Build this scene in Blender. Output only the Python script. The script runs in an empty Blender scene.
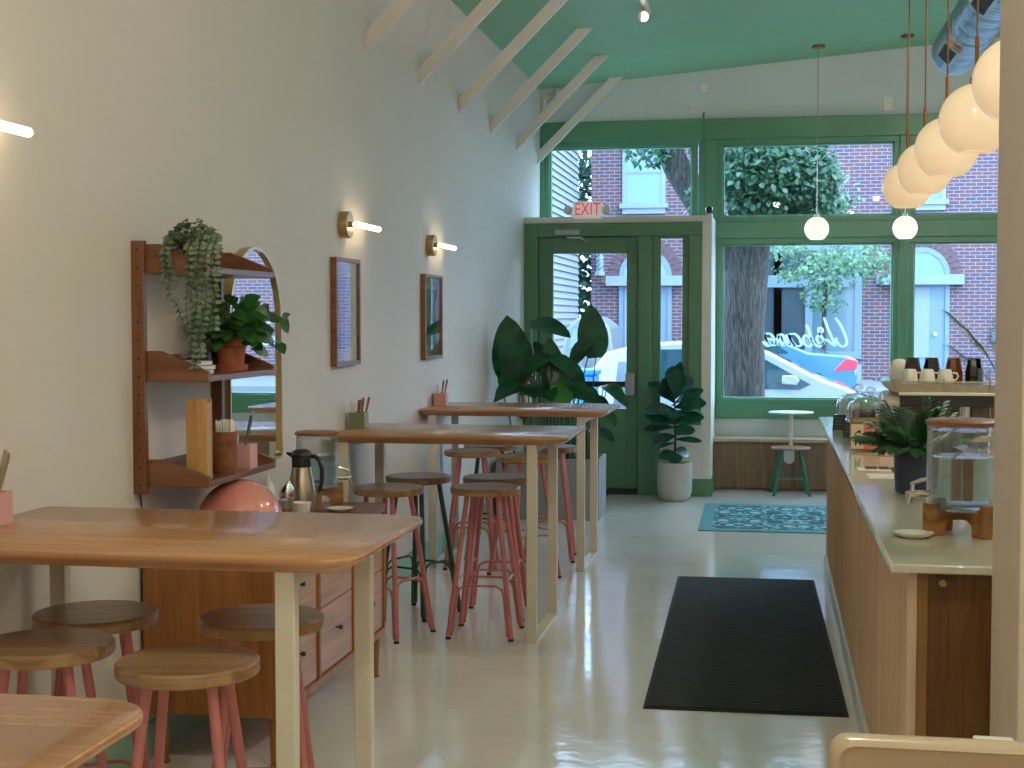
import bpy, math, random
from mathutils import Vector, Matrix
random.seed(7)
R = math.radians
C = bpy.context.scene.collection
PI = math.pi

# ------------------------------------------------------------------ helpers
def lin(h):
    h = h.lstrip('#')
    v = [int(h[i:i + 2], 16) / 255 for i in (0, 2, 4)]
    return tuple(c / 12.92 if c <= .04045 else ((c + .055) / 1.055) ** 2.4 for c in v) + (1,)

class MB:
    """collects shapes in world (or local) coordinates and links them as one mesh object"""
    def __init__(s): s.v = []; s.f = []
    def add(s, vs, fs):
        n = len(s.v); s.v += [tuple(p) for p in vs]; s.f += [tuple(i + n for i in f) for f in fs]; return s
    def box(s, x0, x1, y0, y1, z0, z1, rz=0, c=None):
        vs = [(x, y, z) for z in (z0, z1) for (x, y) in ((x0, y0), (x1, y0), (x1, y1), (x0, y1))]
        if rz:
            cx, cy = c or ((x0 + x1) / 2, (y0 + y1) / 2); ca, sa = math.cos(rz), math.sin(rz)
            vs = [(cx + (x - cx) * ca - (y - cy) * sa, cy + (x - cx) * sa + (y - cy) * ca, z) for x, y, z in vs]
        return s.add(vs, [(3, 2, 1, 0), (4, 5, 6, 7), (0, 1, 5, 4), (1, 2, 6, 5), (2, 3, 7, 6), (3, 0, 4, 7)])
    def cyl(s, p0, p1, r0, r1=None, n=16, caps=True):
        r1 = r0 if r1 is None else r1
        p0, p1 = Vector(p0), Vector(p1); d = (p1 - p0).normalized()
        a = d.orthogonal().normalized(); b = d.cross(a)
        vs = []
        for p, r in ((p0, r0), (p1, r1)):
            for i in range(n):
                t = 2 * PI * i / n; vs.append(p + a * math.cos(t) * r + b * math.sin(t) * r)
        fs = [(i, (i + 1) % n, n + (i + 1) % n, n + i) for i in range(n)]
        if caps: fs += [tuple(range(n - 1, -1, -1)), tuple(range(n, 2 * n))]
        return s.add(vs, fs)
    def tube(s, pts, r, n=8, caps=True):
        pts = [Vector(p) for p in pts]; m = len(pts)
        rr = r if isinstance(r, (list, tuple)) else [r] * m
        t = [(pts[min(i + 1, m - 1)] - pts[max(i - 1, 0)]).normalized() for i in range(m)]
        a = t[0].orthogonal().normalized(); vs = []
        for i in range(m):
            a = (a - t[i] * a.dot(t[i]))
            a = a.normalized() if a.length > 1e-6 else t[i].orthogonal().normalized()
            b = t[i].cross(a)
            for k in range(n):
                q = 2 * PI * k / n; vs.append(pts[i] + (a * math.cos(q) + b * math.sin(q)) * rr[i])
        fs = [(i * n + k, i * n + (k + 1) % n, (i + 1) * n + (k + 1) % n, (i + 1) * n + k) for i in range(m - 1) for k in range(n)]
        if caps: fs += [tuple(range(n - 1, -1, -1)), tuple((m - 1) * n + k for k in range(n))]
        return s.add(vs, fs)
    def lathe(s, prof, cx=0, cy=0, cz=0, n=32, sx=1, sy=1):
        vs = []; m = len(prof)
        for r, z in prof:
            for k in range(n):
                q = 2 * PI * k / n; vs.append((cx + r * sx * math.cos(q), cy + r * sy * math.sin(q), cz + z))
        fs = [(i * n + k, i * n + (k + 1) % n, (i + 1) * n + (k + 1) % n, (i + 1) * n + k) for i in range(m - 1) for k in range(n)]
        if prof[0][0] > 1e-5: fs.append(tuple(range(n - 1, -1, -1)))
        if prof[-1][0] > 1e-5: fs.append(tuple((m - 1) * n + k for k in range(n)))
        return s.add(vs, fs)
    def prism(s, poly, axis, a, b):
        """poly: 2d points; axis 'x': (y,z) from x=a..b; 'y': (x,z); 'z': (x,y)"""
        n = len(poly)
        f = {'x': lambda p, t: (t, p[0], p[1]), 'y': lambda p, t: (p[0], t, p[1]), 'z': lambda p, t: (p[0], p[1], t)}[axis]
        vs = [f(p, a) for p in poly] + [f(p, b) for p in poly]
        fs = [(i, (i + 1) % n, n + (i + 1) % n, n + i) for i in range(n)] + [tuple(range(n - 1, -1, -1)), tuple(range(n, 2 * n))]
        return s.add(vs, fs)
    def rings(s, rings, caps=True):
        n = len(rings[0]); m = len(rings); vs = [p for r in rings for p in r]
        fs = [(i * n + k, i * n + (k + 1) % n, (i + 1) * n + (k + 1) % n, (i + 1) * n + k) for i in range(m - 1) for k in range(n)]
        if caps: fs += [tuple(range(n - 1, -1, -1)), tuple((m - 1) * n + k for k in range(n))]
        return s.add(vs, fs)
    def leaf(s, base, d, L, W, up=(0, 0, 1), droop=0.3, fold=.25, rows=6, shape='oval', twist=0):
        base = Vector(base); d = Vector(d).normalized(); up = Vector(up)
        side = d.cross(up)
        side = side.normalized() if side.length > 1e-4 else d.orthogonal().normalized()
        if twist: side = Matrix.Rotation(twist, 3, d) @ side
        nrm = side.cross(d).normalized()
        vs = []; p = base.copy(); dd = d.copy(); st = L / rows
        for i in range(rows + 1):
            t = i / rows
            if shape == 'oval': w = math.sin(PI * min(1, t ** .8)) ** .75
            elif shape == 'paddle': w = (math.sin(PI * min(1, (t * .97 + .03) ** .72)) ** .62) * 1.05
            elif shape == 'fiddle': w = math.sin(PI * (t ** 1.35 * .96 + .02)) ** .7
            elif shape == 'heart': w = (math.sin(PI * min(1, (t * .93 + .07) ** .62))) ** .8
            else: w = math.sin(PI * (t * .9 + .08)) ** .6
            w = max(w, 0.03) * W / 2
            vs += [p - side * w + nrm * w * fold, p.copy(), p + side * w + nrm * w * fold]
            dd = (Matrix.Rotation(-droop / rows, 3, side) @ dd); nrm = side.cross(dd).normalized()
            p = p + dd * st
        fs = []
        for i in range(rows):
            a = i * 3
            fs += [(a, a + 1, a + 4, a + 3), (a + 1, a + 2, a + 5, a + 4)]
        return s.add(vs, fs)
    def build(s, name, mat, parent=None, bevel=0, smooth=35, seg=2):
        off = Vector((0, 0, 0)); q = parent
        while q is not None: off += q.location; q = q.parent
        me = bpy.data.meshes.new(name)
        me.from_pydata([(p[0] - off.x, p[1] - off.y, p[2] - off.z) for p in s.v], [], s.f)
        me.validate(); me.update()
        import bmesh
        bm = bmesh.new(); bm.from_mesh(me); bmesh.ops.recalc_face_normals(bm, faces=bm.faces); bm.to_mesh(me); bm.free()
        if smooth:
            me.polygons.foreach_set('use_smooth', [True] * len(me.polygons)); me.set_sharp_from_angle(angle=R(smooth))
        o = bpy.data.objects.new(name, me); C.objects.link(o); o.parent = parent
        if mat: me.materials.append(mat)
        if bevel:
            b = o.modifiers.new('edge', 'BEVEL'); b.width = bevel; b.segments = seg; b.limit_method = 'ANGLE'; b.angle_limit = R(40)
        return o

def tag(o, label=None, cat=None, group=None, kind=None):
    if label: o['label'] = label
    if cat: o['category'] = cat
    if group: o['group'] = group
    if kind: o['kind'] = kind
    return o
def thing(name, label, cat, loc=(0, 0, 0), group=None, kind=None):
    o = bpy.data.objects.new(name, None); C.objects.link(o); o.location = loc; o.empty_display_size = .1
    return tag(o, label, cat, group, kind)
def struct(o): o['kind'] = 'structure'; return o
def dup(root, loc, rz=0, label=None, group=None):
    def cp(o, par):
        c = o.copy(); C.objects.link(c); c.parent = par
        for ch in list(kids.get(o, ())): cp(ch, c)
        return c
    kids = {}
    for o in C.objects:
        if o.parent: kids.setdefault(o.parent, []).append(o)
    r = cp(root, None); r.location = loc; r.rotation_euler = (0, 0, rz)
    if label: r['label'] = label
    if group: r['group'] = group
    return r
def swap(root, m0, m1):
    """give a copied thing its own paint: material m0 -> m1 on its parts"""
    for o in C.objects:
        q = o
        while q is not None and q is not root: q = q.parent
        if q is root and o.type == 'MESH' and any(sl.material is m0 for sl in o.material_slots):
            o.data = o.data.copy()
            for i, sl in enumerate(o.material_slots):
                if sl.material is m0: o.data.materials[i] = m1
def text(name, body, size, mat, parent, loc, rot, ext=.001, align='CENTER', sx=1):
    cu = bpy.data.curves.new(name, 'FONT'); cu.body = body; cu.size = size; cu.extrude = ext
    cu.align_x = align; cu.align_y = 'CENTER'
    o = bpy.data.objects.new(name, cu); C.objects.link(o); o.parent = parent
    off = Vector((0, 0, 0)); q = parent
    while q is not None: off += q.location; q = q.parent
    o.location = Vector(loc) - off; o.rotation_euler = rot; o.scale = (sx, 1, 1); cu.materials.append(mat)
    bpy.context.view_layer.update()
    me = bpy.data.meshes.new_from_object(o.evaluated_get(bpy.context.evaluated_depsgraph_get()))
    me.name = name; q = bpy.data.objects.new(name, me); C.objects.link(q); q.parent = parent; q.location = o.location; q.rotation_euler = o.rotation_euler; q.scale = o.scale
    bpy.data.objects.remove(o); bpy.data.curves.remove(cu); q.name = name; return q

# ------------------------------------------------------------------ materials
def newmat(name):
    m = bpy.data.materials.new(name); m.use_nodes = True; nt = m.node_tree
    return m, nt, nt.nodes['Principled BSDF']
def plain(name, c, rough=.5, metal=0, var=.06, scale=8, bump=0, coat=0, emit=None, es=0, spec=None):
    m, nt, b = newmat(name)
    c = lin(c) if isinstance(c, str) else c
    b.inputs['Roughness'].default_value = rough; b.inputs['Metallic'].default_value = metal
    b.inputs['Coat Weight'].default_value = coat
    if spec is not None: b.inputs['Specular IOR Level'].default_value = spec
    tc = nt.nodes.new('ShaderNodeTexCoord'); no = nt.nodes.new('ShaderNodeTexNoise'); no.inputs['Scale'].default_value = scale; no.inputs['Detail'].default_value = 3
    nt.links.new(tc.outputs['Object'], no.inputs['Vector'])
    ra = nt.nodes.new('ShaderNodeValToRGB')
    ra.color_ramp.elements[0].position = .3; ra.color_ramp.elements[1].position = .7
    ra.color_ramp.elements[0].color = tuple(max(0, x * (1 - var)) for x in c[:3]) + (1,)
    ra.color_ramp.elements[1].color = tuple(min(1, x * (1 + var)) for x in c[:3]) + (1,)
    nt.links.new(no.outputs['Fac'], ra.inputs['Fac']); nt.links.new(ra.outputs['Color'], b.inputs['Base Color'])
    if bump:
        bp = nt.nodes.new('ShaderNodeBump'); bp.inputs['Strength'].default_value = bump; bp.inputs['Distance'].default_value = .01
        nt.links.new(no.outputs['Fac'], bp.inputs['Height']); nt.links.new(bp.outputs['Normal'], b.inputs['Normal'])
    if emit:
        b.inputs['Emission Color'].default_value = lin(emit); b.inputs['Emission Strength'].default_value = es
    return m
def wood(name, c0, c1, axis='x', rough=.4, plank=0, grain=1., coat=0, planks_axis='y'):
    """grain runs along axis; plank>0 gives boards of that width with their own tone"""
    m, nt, b = newmat(name); L = nt.links.new
    b.inputs['Roughness'].default_value = rough; b.inputs['Coat Weight'].default_value = coat; b.inputs['Coat Roughness'].default_value = .15
    tc = nt.nodes.new('ShaderNodeTexCoord'); mp = nt.nodes.new('ShaderNodeMapping')
    oi = nt.nodes.new('ShaderNodeObjectInfo')
    ad = nt.nodes.new('ShaderNodeVectorMath'); ad.operation = 'ADD'
    mu = nt.nodes.new('ShaderNodeVectorMath'); mu.operation = 'SCALE'; mu.inputs[0].default_value = (13.1, 7.7, 5.3)
    L(oi.outputs['Random'], mu.inputs['Scale']); L(tc.outputs['Object'], ad.inputs[0]); L(mu.outputs[0], ad.inputs[1])
    s = [22, 22, 22]; s['xyz'.index(axis)] = 1.1; mp.inputs['Scale'].default_value = [v * grain for v in s]
    L(ad.outputs[0], mp.inputs['Vector'])
    no = nt.nodes.new('ShaderNodeTexNoise'); no.inputs['Scale'].default_value = 1.6; no.inputs['Detail'].default_value = 6; no.inputs['Distortion'].default_value = .6
    L(mp.outputs[0], no.inputs['Vector'])
    ra = nt.nodes.new('ShaderNodeValToRGB'); ra.color_ramp.elements[0].position = .32; ra.color_ramp.elements[1].position = .68
    ra.color_ramp.elements[0].color = lin(c0); ra.color_ramp.elements[1].color = lin(c1)
    L(no.outputs['Fac'], ra.inputs['Fac']); col = ra.outputs['Color']
    if plank:
        sx = nt.nodes.new('ShaderNodeSeparateXYZ'); L(ad.outputs[0], sx.inputs[0])
        dv = nt.nodes.new('ShaderNodeMath'); dv.operation = 'DIVIDE'; dv.inputs[1].default_value = plank; L(sx.outputs[planks_axis.upper()], dv.inputs[0])
        fl = nt.nodes.new('ShaderNodeMath'); fl.operation = 'FLOOR'; L(dv.outputs[0], fl.inputs[0])
        wn = nt.nodes.new('ShaderNodeTexWhiteNoise'); wn.noise_dimensions = '1D'; L(fl.outputs[0], wn.inputs['W'])
        mr = nt.nodes.new('ShaderNodeMapRange'); mr.inputs['To Min'].default_value = .86; mr.inputs['To Max'].default_value = 1.12; L(wn.outputs['Value'], mr.inputs['Value'])
        vm = nt.nodes.new('ShaderNodeVectorMath'); vm.operation = 'SCALE'; L(col, vm.inputs[0]); L(mr.outputs[0], vm.inputs['Scale']); col = vm.outputs[0]
    L(col, b.inputs['Base Color'])
    bp = nt.nodes.new('ShaderNodeBump'); bp.inputs['Strength'].default_value = .06; bp.inputs['Distance'].default_value = .004
    L(no.outputs['Fac'], bp.inputs['Height']); L(bp.outputs['Normal'], b.inputs['Normal'])
    return m
def glassy(name, tint=(1, 1, 1), refl=.06, edge=.5, power=3., rough=0):
    m = bpy.data.materials.new(name); m.use_nodes = True; nt = m.node_tree; nt.nodes.clear(); L = nt.links.new
    out = nt.nodes.new('ShaderNodeOutputMaterial'); mx = nt.nodes.new('ShaderNodeMixShader')
    tr = nt.nodes.new('ShaderNodeBsdfTransparent'); tr.inputs[0].default_value = tuple(tint) + (1,)
    gl = nt.nodes.new('ShaderNodeBsdfGlossy'); gl.inputs['Roughness'].default_value = rough; gl.inputs['Color'].default_value = (.95, .97, 1, 1)
    lw = nt.nodes.new('ShaderNodeLayerWeight'); lw.inputs['Blend'].default_value = .5
    pw = nt.nodes.new('ShaderNodeMath'); pw.operation = 'POWER'; pw.inputs[1].default_value = power; L(lw.outputs['Facing'], pw.inputs[0])
    ma = nt.nodes.new('ShaderNodeMath'); ma.operation = 'MULTIPLY_ADD'; ma.inputs[1].default_value = edge; ma.inputs[2].default_value = refl; L(pw.outputs[0], ma.inputs[0])
    ma.use_clamp = True
    L(ma.outputs[0], mx.inputs[0]); L(tr.outputs[0], mx.inputs[1]); L(gl.outputs[0], mx.inputs[2]); L(mx.outputs[0], out.inputs[0])
    return m
def leafmat(name, c0, c1, rough=.35, trans=.15):
    m, nt, b = newmat(name); L = nt.links.new
    b.inputs['Roughness'].default_value = rough
    tc = nt.nodes.new('ShaderNodeTexCoord'); no = nt.nodes.new('ShaderNodeTexNoise'); no.inputs['Scale'].default_value = 9; L(tc.outputs['Object'], no.inputs['Vector'])
    ra = nt.nodes.new('ShaderNodeValToRGB'); ra.color_ramp.elements[0].position = .35; ra.color_ramp.elements[1].position = .65
    ra.color_ramp.elements[0].color = lin(c0); ra.color_ramp.elements[1].color = lin(c1)
    L(no.outputs['Fac'], ra.inputs[0]); L(ra.outputs[0], b.inputs['Base Color'])
    t = nt.nodes.new('ShaderNodeBsdfTranslucent'); L(ra.outputs[0], t.inputs[0])
    mx = nt.nodes.new('ShaderNodeMixShader'); mx.inputs[0].default_value = trans
    out = nt.nodes['Material Output']; L(b.outputs[0], mx.inputs[1]); L(t.outputs[0], mx.inputs[2]); L(mx.outputs[0], out.inputs[0])
    return m
def brickmat(name, c1, c2, mortar, rows=.075, width=.21):
    m, nt, b = newmat(name); L = nt.links.new; b.inputs['Roughness'].default_value = .9
    tc = nt.nodes.new('ShaderNodeTexCoord'); sp = nt.nodes.new('ShaderNodeSeparateXYZ'); cb = nt.nodes.new('ShaderNodeCombineXYZ')
    ad = nt.nodes.new('ShaderNodeMath'); ad.operation = 'ADD'
    L(tc.outputs['Object'], sp.inputs[0]); L(sp.outputs['X'], ad.inputs[0]); L(sp.outputs['Y'], ad.inputs[1]); L(ad.outputs[0], cb.inputs['X']); L(sp.outputs['Z'], cb.inputs['Y'])
    br = nt.nodes.new('ShaderNodeTexBrick'); br.inputs['Scale'].default_value = 1; br.inputs['Brick Width'].default_value = width; br.inputs['Row Height'].default_value = rows
    br.inputs['Mortar Size'].default_value = .009; br.inputs['Color1'].default_value = lin(c1); br.inputs['Color2'].default_value = lin(c2); br.inputs['Mortar'].default_value = lin(mortar); br.inputs['Bias'].default_value = .0
    L(cb.outputs[0], br.inputs['Vector']); L(br.outputs['Color'], b.inputs['Base Color'])
    return m

M = {}
M['wall'] = plain('wall_paint', '#cfc6bd', .6, var=.025, scale=1.2)
M['wallfar'] = plain('wall_paint_front', '#c3cecb', .6, var=.03, scale=1.5)
M['pillar'] = plain('pillar_paint', '#cdb8a6', .6, var=.02, scale=2)
M['ceil'] = plain('ceiling_green', '#82b588', .55, var=.03, scale=.8)
M['trim'] = plain('trim_green', '#4d8b66', .35, var=.05, scale=3)
M['trimd'] = plain('door_green', '#4b7a58', .4, var=.05, scale=3)
M['base'] = plain('baseboard_green', '#8fb29a', .45, var=.04)
M['white'] = plain('white_paint', '#d8d5cb', .45, var=.03)
M['cream'] = plain('cream_powder_coat', '#d3c8b4', .38, var=.02)
M['pink'] = plain('pink_powder_coat', '#bb6c6a', .38, var=.05)
M['dgreen'] = plain('dark_green_powder_coat', '#2f4a35', .38, var=.05)
M['tgreen'] = plain('teal_green_coat', '#1f6a55', .38, var=.05)
M['oak'] = wood('oak_tabletop', '#a06c46', '#b9835a', 'x', .25, .12, coat=.25, grain=.8)
M['seat'] = wood('stool_seat_wood', '#765334', '#a67d52', 'x', .36, .07, coat=.1)
M['walnut'] = wood('teak_shelf', '#5f371f', '#835232', 'x', .38)
M['walnuty'] = wood('teak_shelf_y', '#5d3520', '#7c4a30', 'y', .3)
M['walnutz'] = wood('teak_post', '#5f371f', '#7b492a', 'z', .4)
M['sb'] = wood('sideboard_teak', '#7c471d', '#a0642c', 'z', .4)
M['sbtop'] = wood('sideboard_top', '#5c3320', '#7c4a30', 'y', .35)
M['drawer'] = wood('drawer_front', '#a07a6a', '#bf9a88', 'y', .4)
M['lightwood'] = wood('light_oak', '#a87740', '#c6955a', 'z', .4)
M['flute'] = wood('fluted_oak', '#b8967c', '#d0b096', 'z', .5)
M['flute2'] = wood('fluted_oak_pale', '#c09e84', '#d8ba9e', 'z', .5)
M['endpanel'] = wood('dark_end_panel', '#4e2f12', '#70481f', 'z', .45, grain=1.6)
M['endstrip'] = wood('end_strip', '#7a5426', '#8e6430', 'z', .45)
M['bench'] = wood('bench_wood', '#5d4a33', '#80684a', 'z', .5)
M['benchtop'] = wood('bench_seat', '#9a8464', '#b8a282', 'x', .4)
M['stand'] = wood('acacia_stand', '#6b431e', '#a06d36', 'x', .4)
M['dwood'] = wood('dark_lid_wood', '#6a3c22', '#8c5634', 'x', .4)
M['quartz'] = plain('quartz_top', '#cdc6b6', .12, var=.07, scale=160, coat=.3)
M['chalk'] = plain('chalk_grey', '#4c565c', .8)
M['dome'] = glassy('dome_glass', (.9, .96, .98), .12, 1.0, 1.4, .06)
M['black'] = plain('black_plastic', '#17181a', .4)
M['blackm'] = plain('black_matte', '#1c1d1f', .75)
M['steel'] = plain('brushed_steel', '#b9ad9a', .28, 1, var=.08, scale=30)
M['chrome'] = plain('chrome', '#e2e2e2', .08, 1, var=.01)
M['duct'] = plain('galvanised', '#b9c6d2', .32, 1, var=.06, scale=6)
M['seam'] = plain('duct_seam', '#5d6a74', .4, 1)
M['brass'] = plain('brass', '#b9a072', .3, 1, var=.05)
M['bronze'] = plain('bronze_rod', '#8a6038', .35, .8, var=.05)
M['glass'] = glassy('window_glass', (.95, .98, .98), .005, .1, 3)
M['jarglass'] = glassy('clear_glass', (.94, .97, .97), .05, .75, 2.2)
M['water'] = glassy('water', (.74, .84, .86), .05, .6, 2.5)
M['mirror'] = plain('mirror_silver', '#dfe6e6', .01, 1, var=0)
M['picglass'] = glassy('picture_glass', (.95, .96, .97), .3, .5, 2)
M['terracotta'] = plain('terracotta', '#9c5637', .8, var=.1)
M['ceramic'] = plain('white_ceramic', '#e4ddce', .2, var=.02)
M['concrete'] = plain('grey_fibre_pot', '#b3aea6', .7, var=.06)
M['planter'] = plain('grey_planter', '#85888b', .7, var=.06)
M['navy'] = plain('navy_pot', '#1f2d47', .35, var=.05)
M['soil'] = plain('soil', '#2b211a', .95, var=.3, scale=60)
M['pinkbox'] = plain('pink_lacquer', '#d39a92', .4, var=.03)
M['pinkgloss'] = plain('pink_gloss', '#dd857a', .12, var=.02, coat=.8)
M['oliveg'] = plain('sage_lacquer', '#77805a', .45, var=.04)
M['paper'] = plain('paper', '#e6dfd0', .7, var=.02)
M['bop'] = leafmat('paddle_leaf', '#113a22', '#235a36', .28, .12)
M['bopl'] = leafmat('paddle_leaf_light', '#2c6a26', '#3f8a30', .35, .35)
M['fiddle'] = leafmat('fiddle_leaf', '#123a2c', '#235a42', .2, .08)
M['pothos'] = leafmat('pothos_leaf', '#1e4420', '#3a6a34', .3, .15)
M['trail'] = leafmat('silver_leaf', '#54654c', '#7f9074', .6, .15)
M['palm'] = leafmat('palm_leaf', '#12351c', '#27592c', .4, .15)
M['stem'] = plain('green_stem', '#2c4a26', .5)
M['globe'] = plain('opal_glass', '#efe3cf', .15, emit='#ffcf98', es=.45, coat=.3)
M['globew'] = plain('opal_glass_white', '#efe8dc', .15, emit='#ffeccb', es=1.0)
M['ledtube'] = plain('led_tube', '#fff3df', .4, emit='#ffe3b4', es=9)
M['spot'] = plain('lamp_lens', '#fff3df', .4, emit='#fff0d8', es=14)
M['red'] = plain('sign_red', '#d21f2c', .4, emit='#ff2030', es=.5)
M['redcan'] = plain('red_enamel', '#c01d1d', .3)
M['signwhite'] = plain('sign_white', '#dcdcd6', .5, emit='#ffffff', es=.18)
M['mat'] = plain('black_runner', '#1b1b1d', .95, var=.25, scale=60, bump=.5)
M['rubber'] = plain('black_rubber', '#0d0d0e', .75)
M['creamplastic'] = plain('cream_plastic', '#c6a98e', .22, var=.02, coat=.4)
M['menub'] = plain('menu_brown', '#7b6a45', .6)
M['menup'] = plain('menu_cream', '#d8c6a4', .6)
M['menuo'] = plain('menu_coral', '#dd8a68', .6)
M['gold'] = plain('gold_print', '#d8bd84', .5)
M['ink'] = plain('dark_ink', '#3a2d2a', .6)
M['pastry'] = plain('pastry', '#a87a44', .8, var=.25, scale=40)
M['choc'] = plain('chocolate_cake', '#3a241c', .8, var=.25, scale=40)
M['berry'] = plain('berry_cake', '#b0533a', .7, var=.2, scale=40)
M['amber'] = plain('amber_glass', '#3c1b09', .15, emit='#ff8a1c', es=.03)  # faint orange emission puts light shining through the glass into the material
M['smoke'] = plain('smoked_glass', '#141312', .12, coat=.5)
M['grille'] = plain('grille', '#6f6450', .4, .6, var=.4, scale=120)
M['decal'] = plain('frosted_decal', '#dfeaf2', .6, emit='#cfe4f5', es=.12)
# outdoors
M['brick'] = brickmat('brick_facade', '#77494c', '#50465c', '#a89aa2', .1, .3)
M['brickarch'] = plain('arch_brick', '#6e5058', .9, var=.25, scale=14)
M['facwhite'] = plain('facade_white', '#8a9ca8', .6)
M['facblue'] = plain('facade_blue_white', '#7592ae', .5)
M['facdark'] = plain('shop_dark_glass', '#22323c', .15, coat=.4)
M['facglass'] = plain('shop_glass', '#4f7486', .15, coat=.4)
M['fasky'] = plain('window_blue', '#4a86a8', .12, coat=.5)
M['vangrey'] = plain('van_grey', '#6c777e', .4)
M['siding'] = plain('white_siding', '#8d979e', .7)
M['asphalt'] = plain('asphalt', '#5c6266', .9, var=.12, scale=5)
M['sidewalk'] = plain('sidewalk', '#7d8184', .9, var=.1, scale=3)
M['bark'] = plain('bark', '#3b3833', .95, var=.75, scale=20, bump=1)
M['treeleaf'] = leafmat('street_tree_leaf', '#18392a', '#3d6b48', .45, .35)
M['treeleaf2'] = leafmat('young_tree_leaf', '#5c8f63', '#86b58a', .5, .4)
M['carw'] = plain('car_white', '#98a2aa', .15, coat=1, var=.01)
M['carb'] = plain('car_blue', '#4a86b0', .12, .2, coat=1, var=.02)
M['carg'] = plain('car_glass', '#173038', .05, coat=.8)
M['tail'] = plain('tail_lamp', '#d02438', .2, emit='#ff2038', es=.12)
M['blueb'] = plain('blue_bin', '#1f8fd8', .4)
M['decal'] = leafmat('frosted_decal', '#a9bccb', '#b4c6d3', .6, .7)
M['alu'] = plain('grey_aluminium', '#9aa0a4', .4, .6)
M['room'] = plain('room_back', '#c9bfae', .7)
def barkmat():
    m, nt, b = newmat('rough_bark'); L = nt.links.new; b.inputs['Roughness'].default_value = .95
    tc = nt.nodes.new('ShaderNodeTexCoord'); mp = nt.nodes.new('ShaderNodeMapping'); mp.inputs['Scale'].default_value = (34, 34, 5); L(tc.outputs['Object'], mp.inputs[0])
    no = nt.nodes.new('ShaderNodeTexNoise'); no.inputs['Scale'].default_value = 1.3; no.inputs['Detail'].default_value = 6; no.inputs['Roughness'].default_value = .65; no.inputs['Distortion'].default_value = .8; L(mp.outputs[0], no.inputs['Vector'])
    ra = nt.nodes.new('ShaderNodeValToRGB'); ra.color_ramp.elements[0].position = .42; ra.color_ramp.elements[1].position = .66
    ra.color_ramp.elements[0].color = lin('#14130f'); ra.color_ramp.elements[1].color = lin('#5e5a54'); L(no.outputs['Fac'], ra.inputs[0]); L(ra.outputs[0], b.inputs['Base Color'])
    bp = nt.nodes.new('ShaderNodeBump'); bp.inputs['Strength'].default_value = 1; bp.inputs['Distance'].default_value = .03; L(no.outputs['Fac'], bp.inputs['Height']); L(bp.outputs[0], b.inputs['Normal'])
    return m
M['bark'] = barkmat()
for k_ in ('brick', 'brickarch', 'facwhite', 'facblue', 'facglass', 'fasky', 'siding', 'asphalt', 'sidewalk', 'carw', 'carb', 'vangrey', 'treeleaf2', 'blueb', 'bark'):
    for n_ in M[k_].node_tree.nodes:      # outdoor paints a little deeper, the street is bright
        f_ = {'facwhite': .56, 'carw': .6, 'siding': .6, 'brick': .5, 'facblue': .5, 'brickarch': .5, 'carb': .5}.get(k_, .55)
        if n_.type == 'VALTORGB':
            for e_ in n_.color_ramp.elements: e_.color = tuple(c_ * f_ for c_ in e_.color[:3]) + (1,)
        if n_.type == 'TEX_BRICK':
            for i_ in ('Color1', 'Color2', 'Mortar'): n_.inputs[i_].default_value = tuple(c_ * f_ for c_ in n_.inputs[i_].default_value[:3]) + (1,)
def ribmat():
    m, nt, b = newmat('ribbed_carpet'); L = nt.links.new; b.inputs['Roughness'].default_value = .95
    tc = nt.nodes.new('ShaderNodeTexCoord'); w = nt.nodes.new('ShaderNodeTexWave'); w.bands_direction = 'Y'; w.inputs['Scale'].default_value = 7; w.inputs['Distortion'].default_value = 4; w.inputs['Detail'].default_value = 3
    L(tc.outputs['Object'], w.inputs['Vector']); ra = nt.nodes.new('ShaderNodeValToRGB'); ra.color_ramp.elements[0].color = lin('#141415'); ra.color_ramp.elements[1].color = lin('#222222')
    L(w.outputs['Fac'], ra.inputs[0]); L(ra.outputs[0], b.inputs['Base Color'])
    bp = nt.nodes.new('ShaderNodeBump'); bp.inputs['Strength'].default_value = .25; bp.inputs['Distance'].default_value = .006; L(w.outputs['Fac'], bp.inputs['Height']); L(bp.outputs[0], b.inputs['Normal'])
    return m
M['mat'] = ribmat()
def floormat():
    m, nt, b = newmat('epoxy_floor'); L = nt.links.new
    tc = nt.nodes.new('ShaderNodeTexCoord'); no = nt.nodes.new('ShaderNodeTexNoise'); no.inputs['Scale'].default_value = 1.3; no.inputs['Detail'].default_value = 5
    L(tc.outputs['Object'], no.inputs['Vector']); ra = nt.nodes.new('ShaderNodeValToRGB'); ra.color_ramp.elements[0].position = .3; ra.color_ramp.elements[1].position = .7
    ra.color_ramp.elements[0].color = lin('#e2d9d0'); ra.color_ramp.elements[1].color = lin('#efe7df'); L(no.outputs['Fac'], ra.inputs[0]); L(ra.outputs[0], b.inputs['Base Color'])
    b.inputs['Roughness'].default_value = .14; b.inputs['Coat Weight'].default_value = .45; b.inputs['Coat Roughness'].default_value = .08
    n2 = nt.nodes.new('ShaderNodeTexNoise'); n2.inputs['Scale'].default_value = 7; n2.inputs['Detail'].default_value = 3; L(tc.outputs['Object'], n2.inputs['Vector'])
    bp = nt.nodes.new('ShaderNodeBump'); bp.inputs['Strength'].default_value = .1; bp.inputs['Distance'].default_value = .02; L(n2.outputs['Fac'], bp.inputs['Height']); L(bp.outputs[0], b.inputs['Normal']); L(bp.outputs[0], b.inputs['Coat Normal'])
    return m
M['floor'] = floormat()
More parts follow.
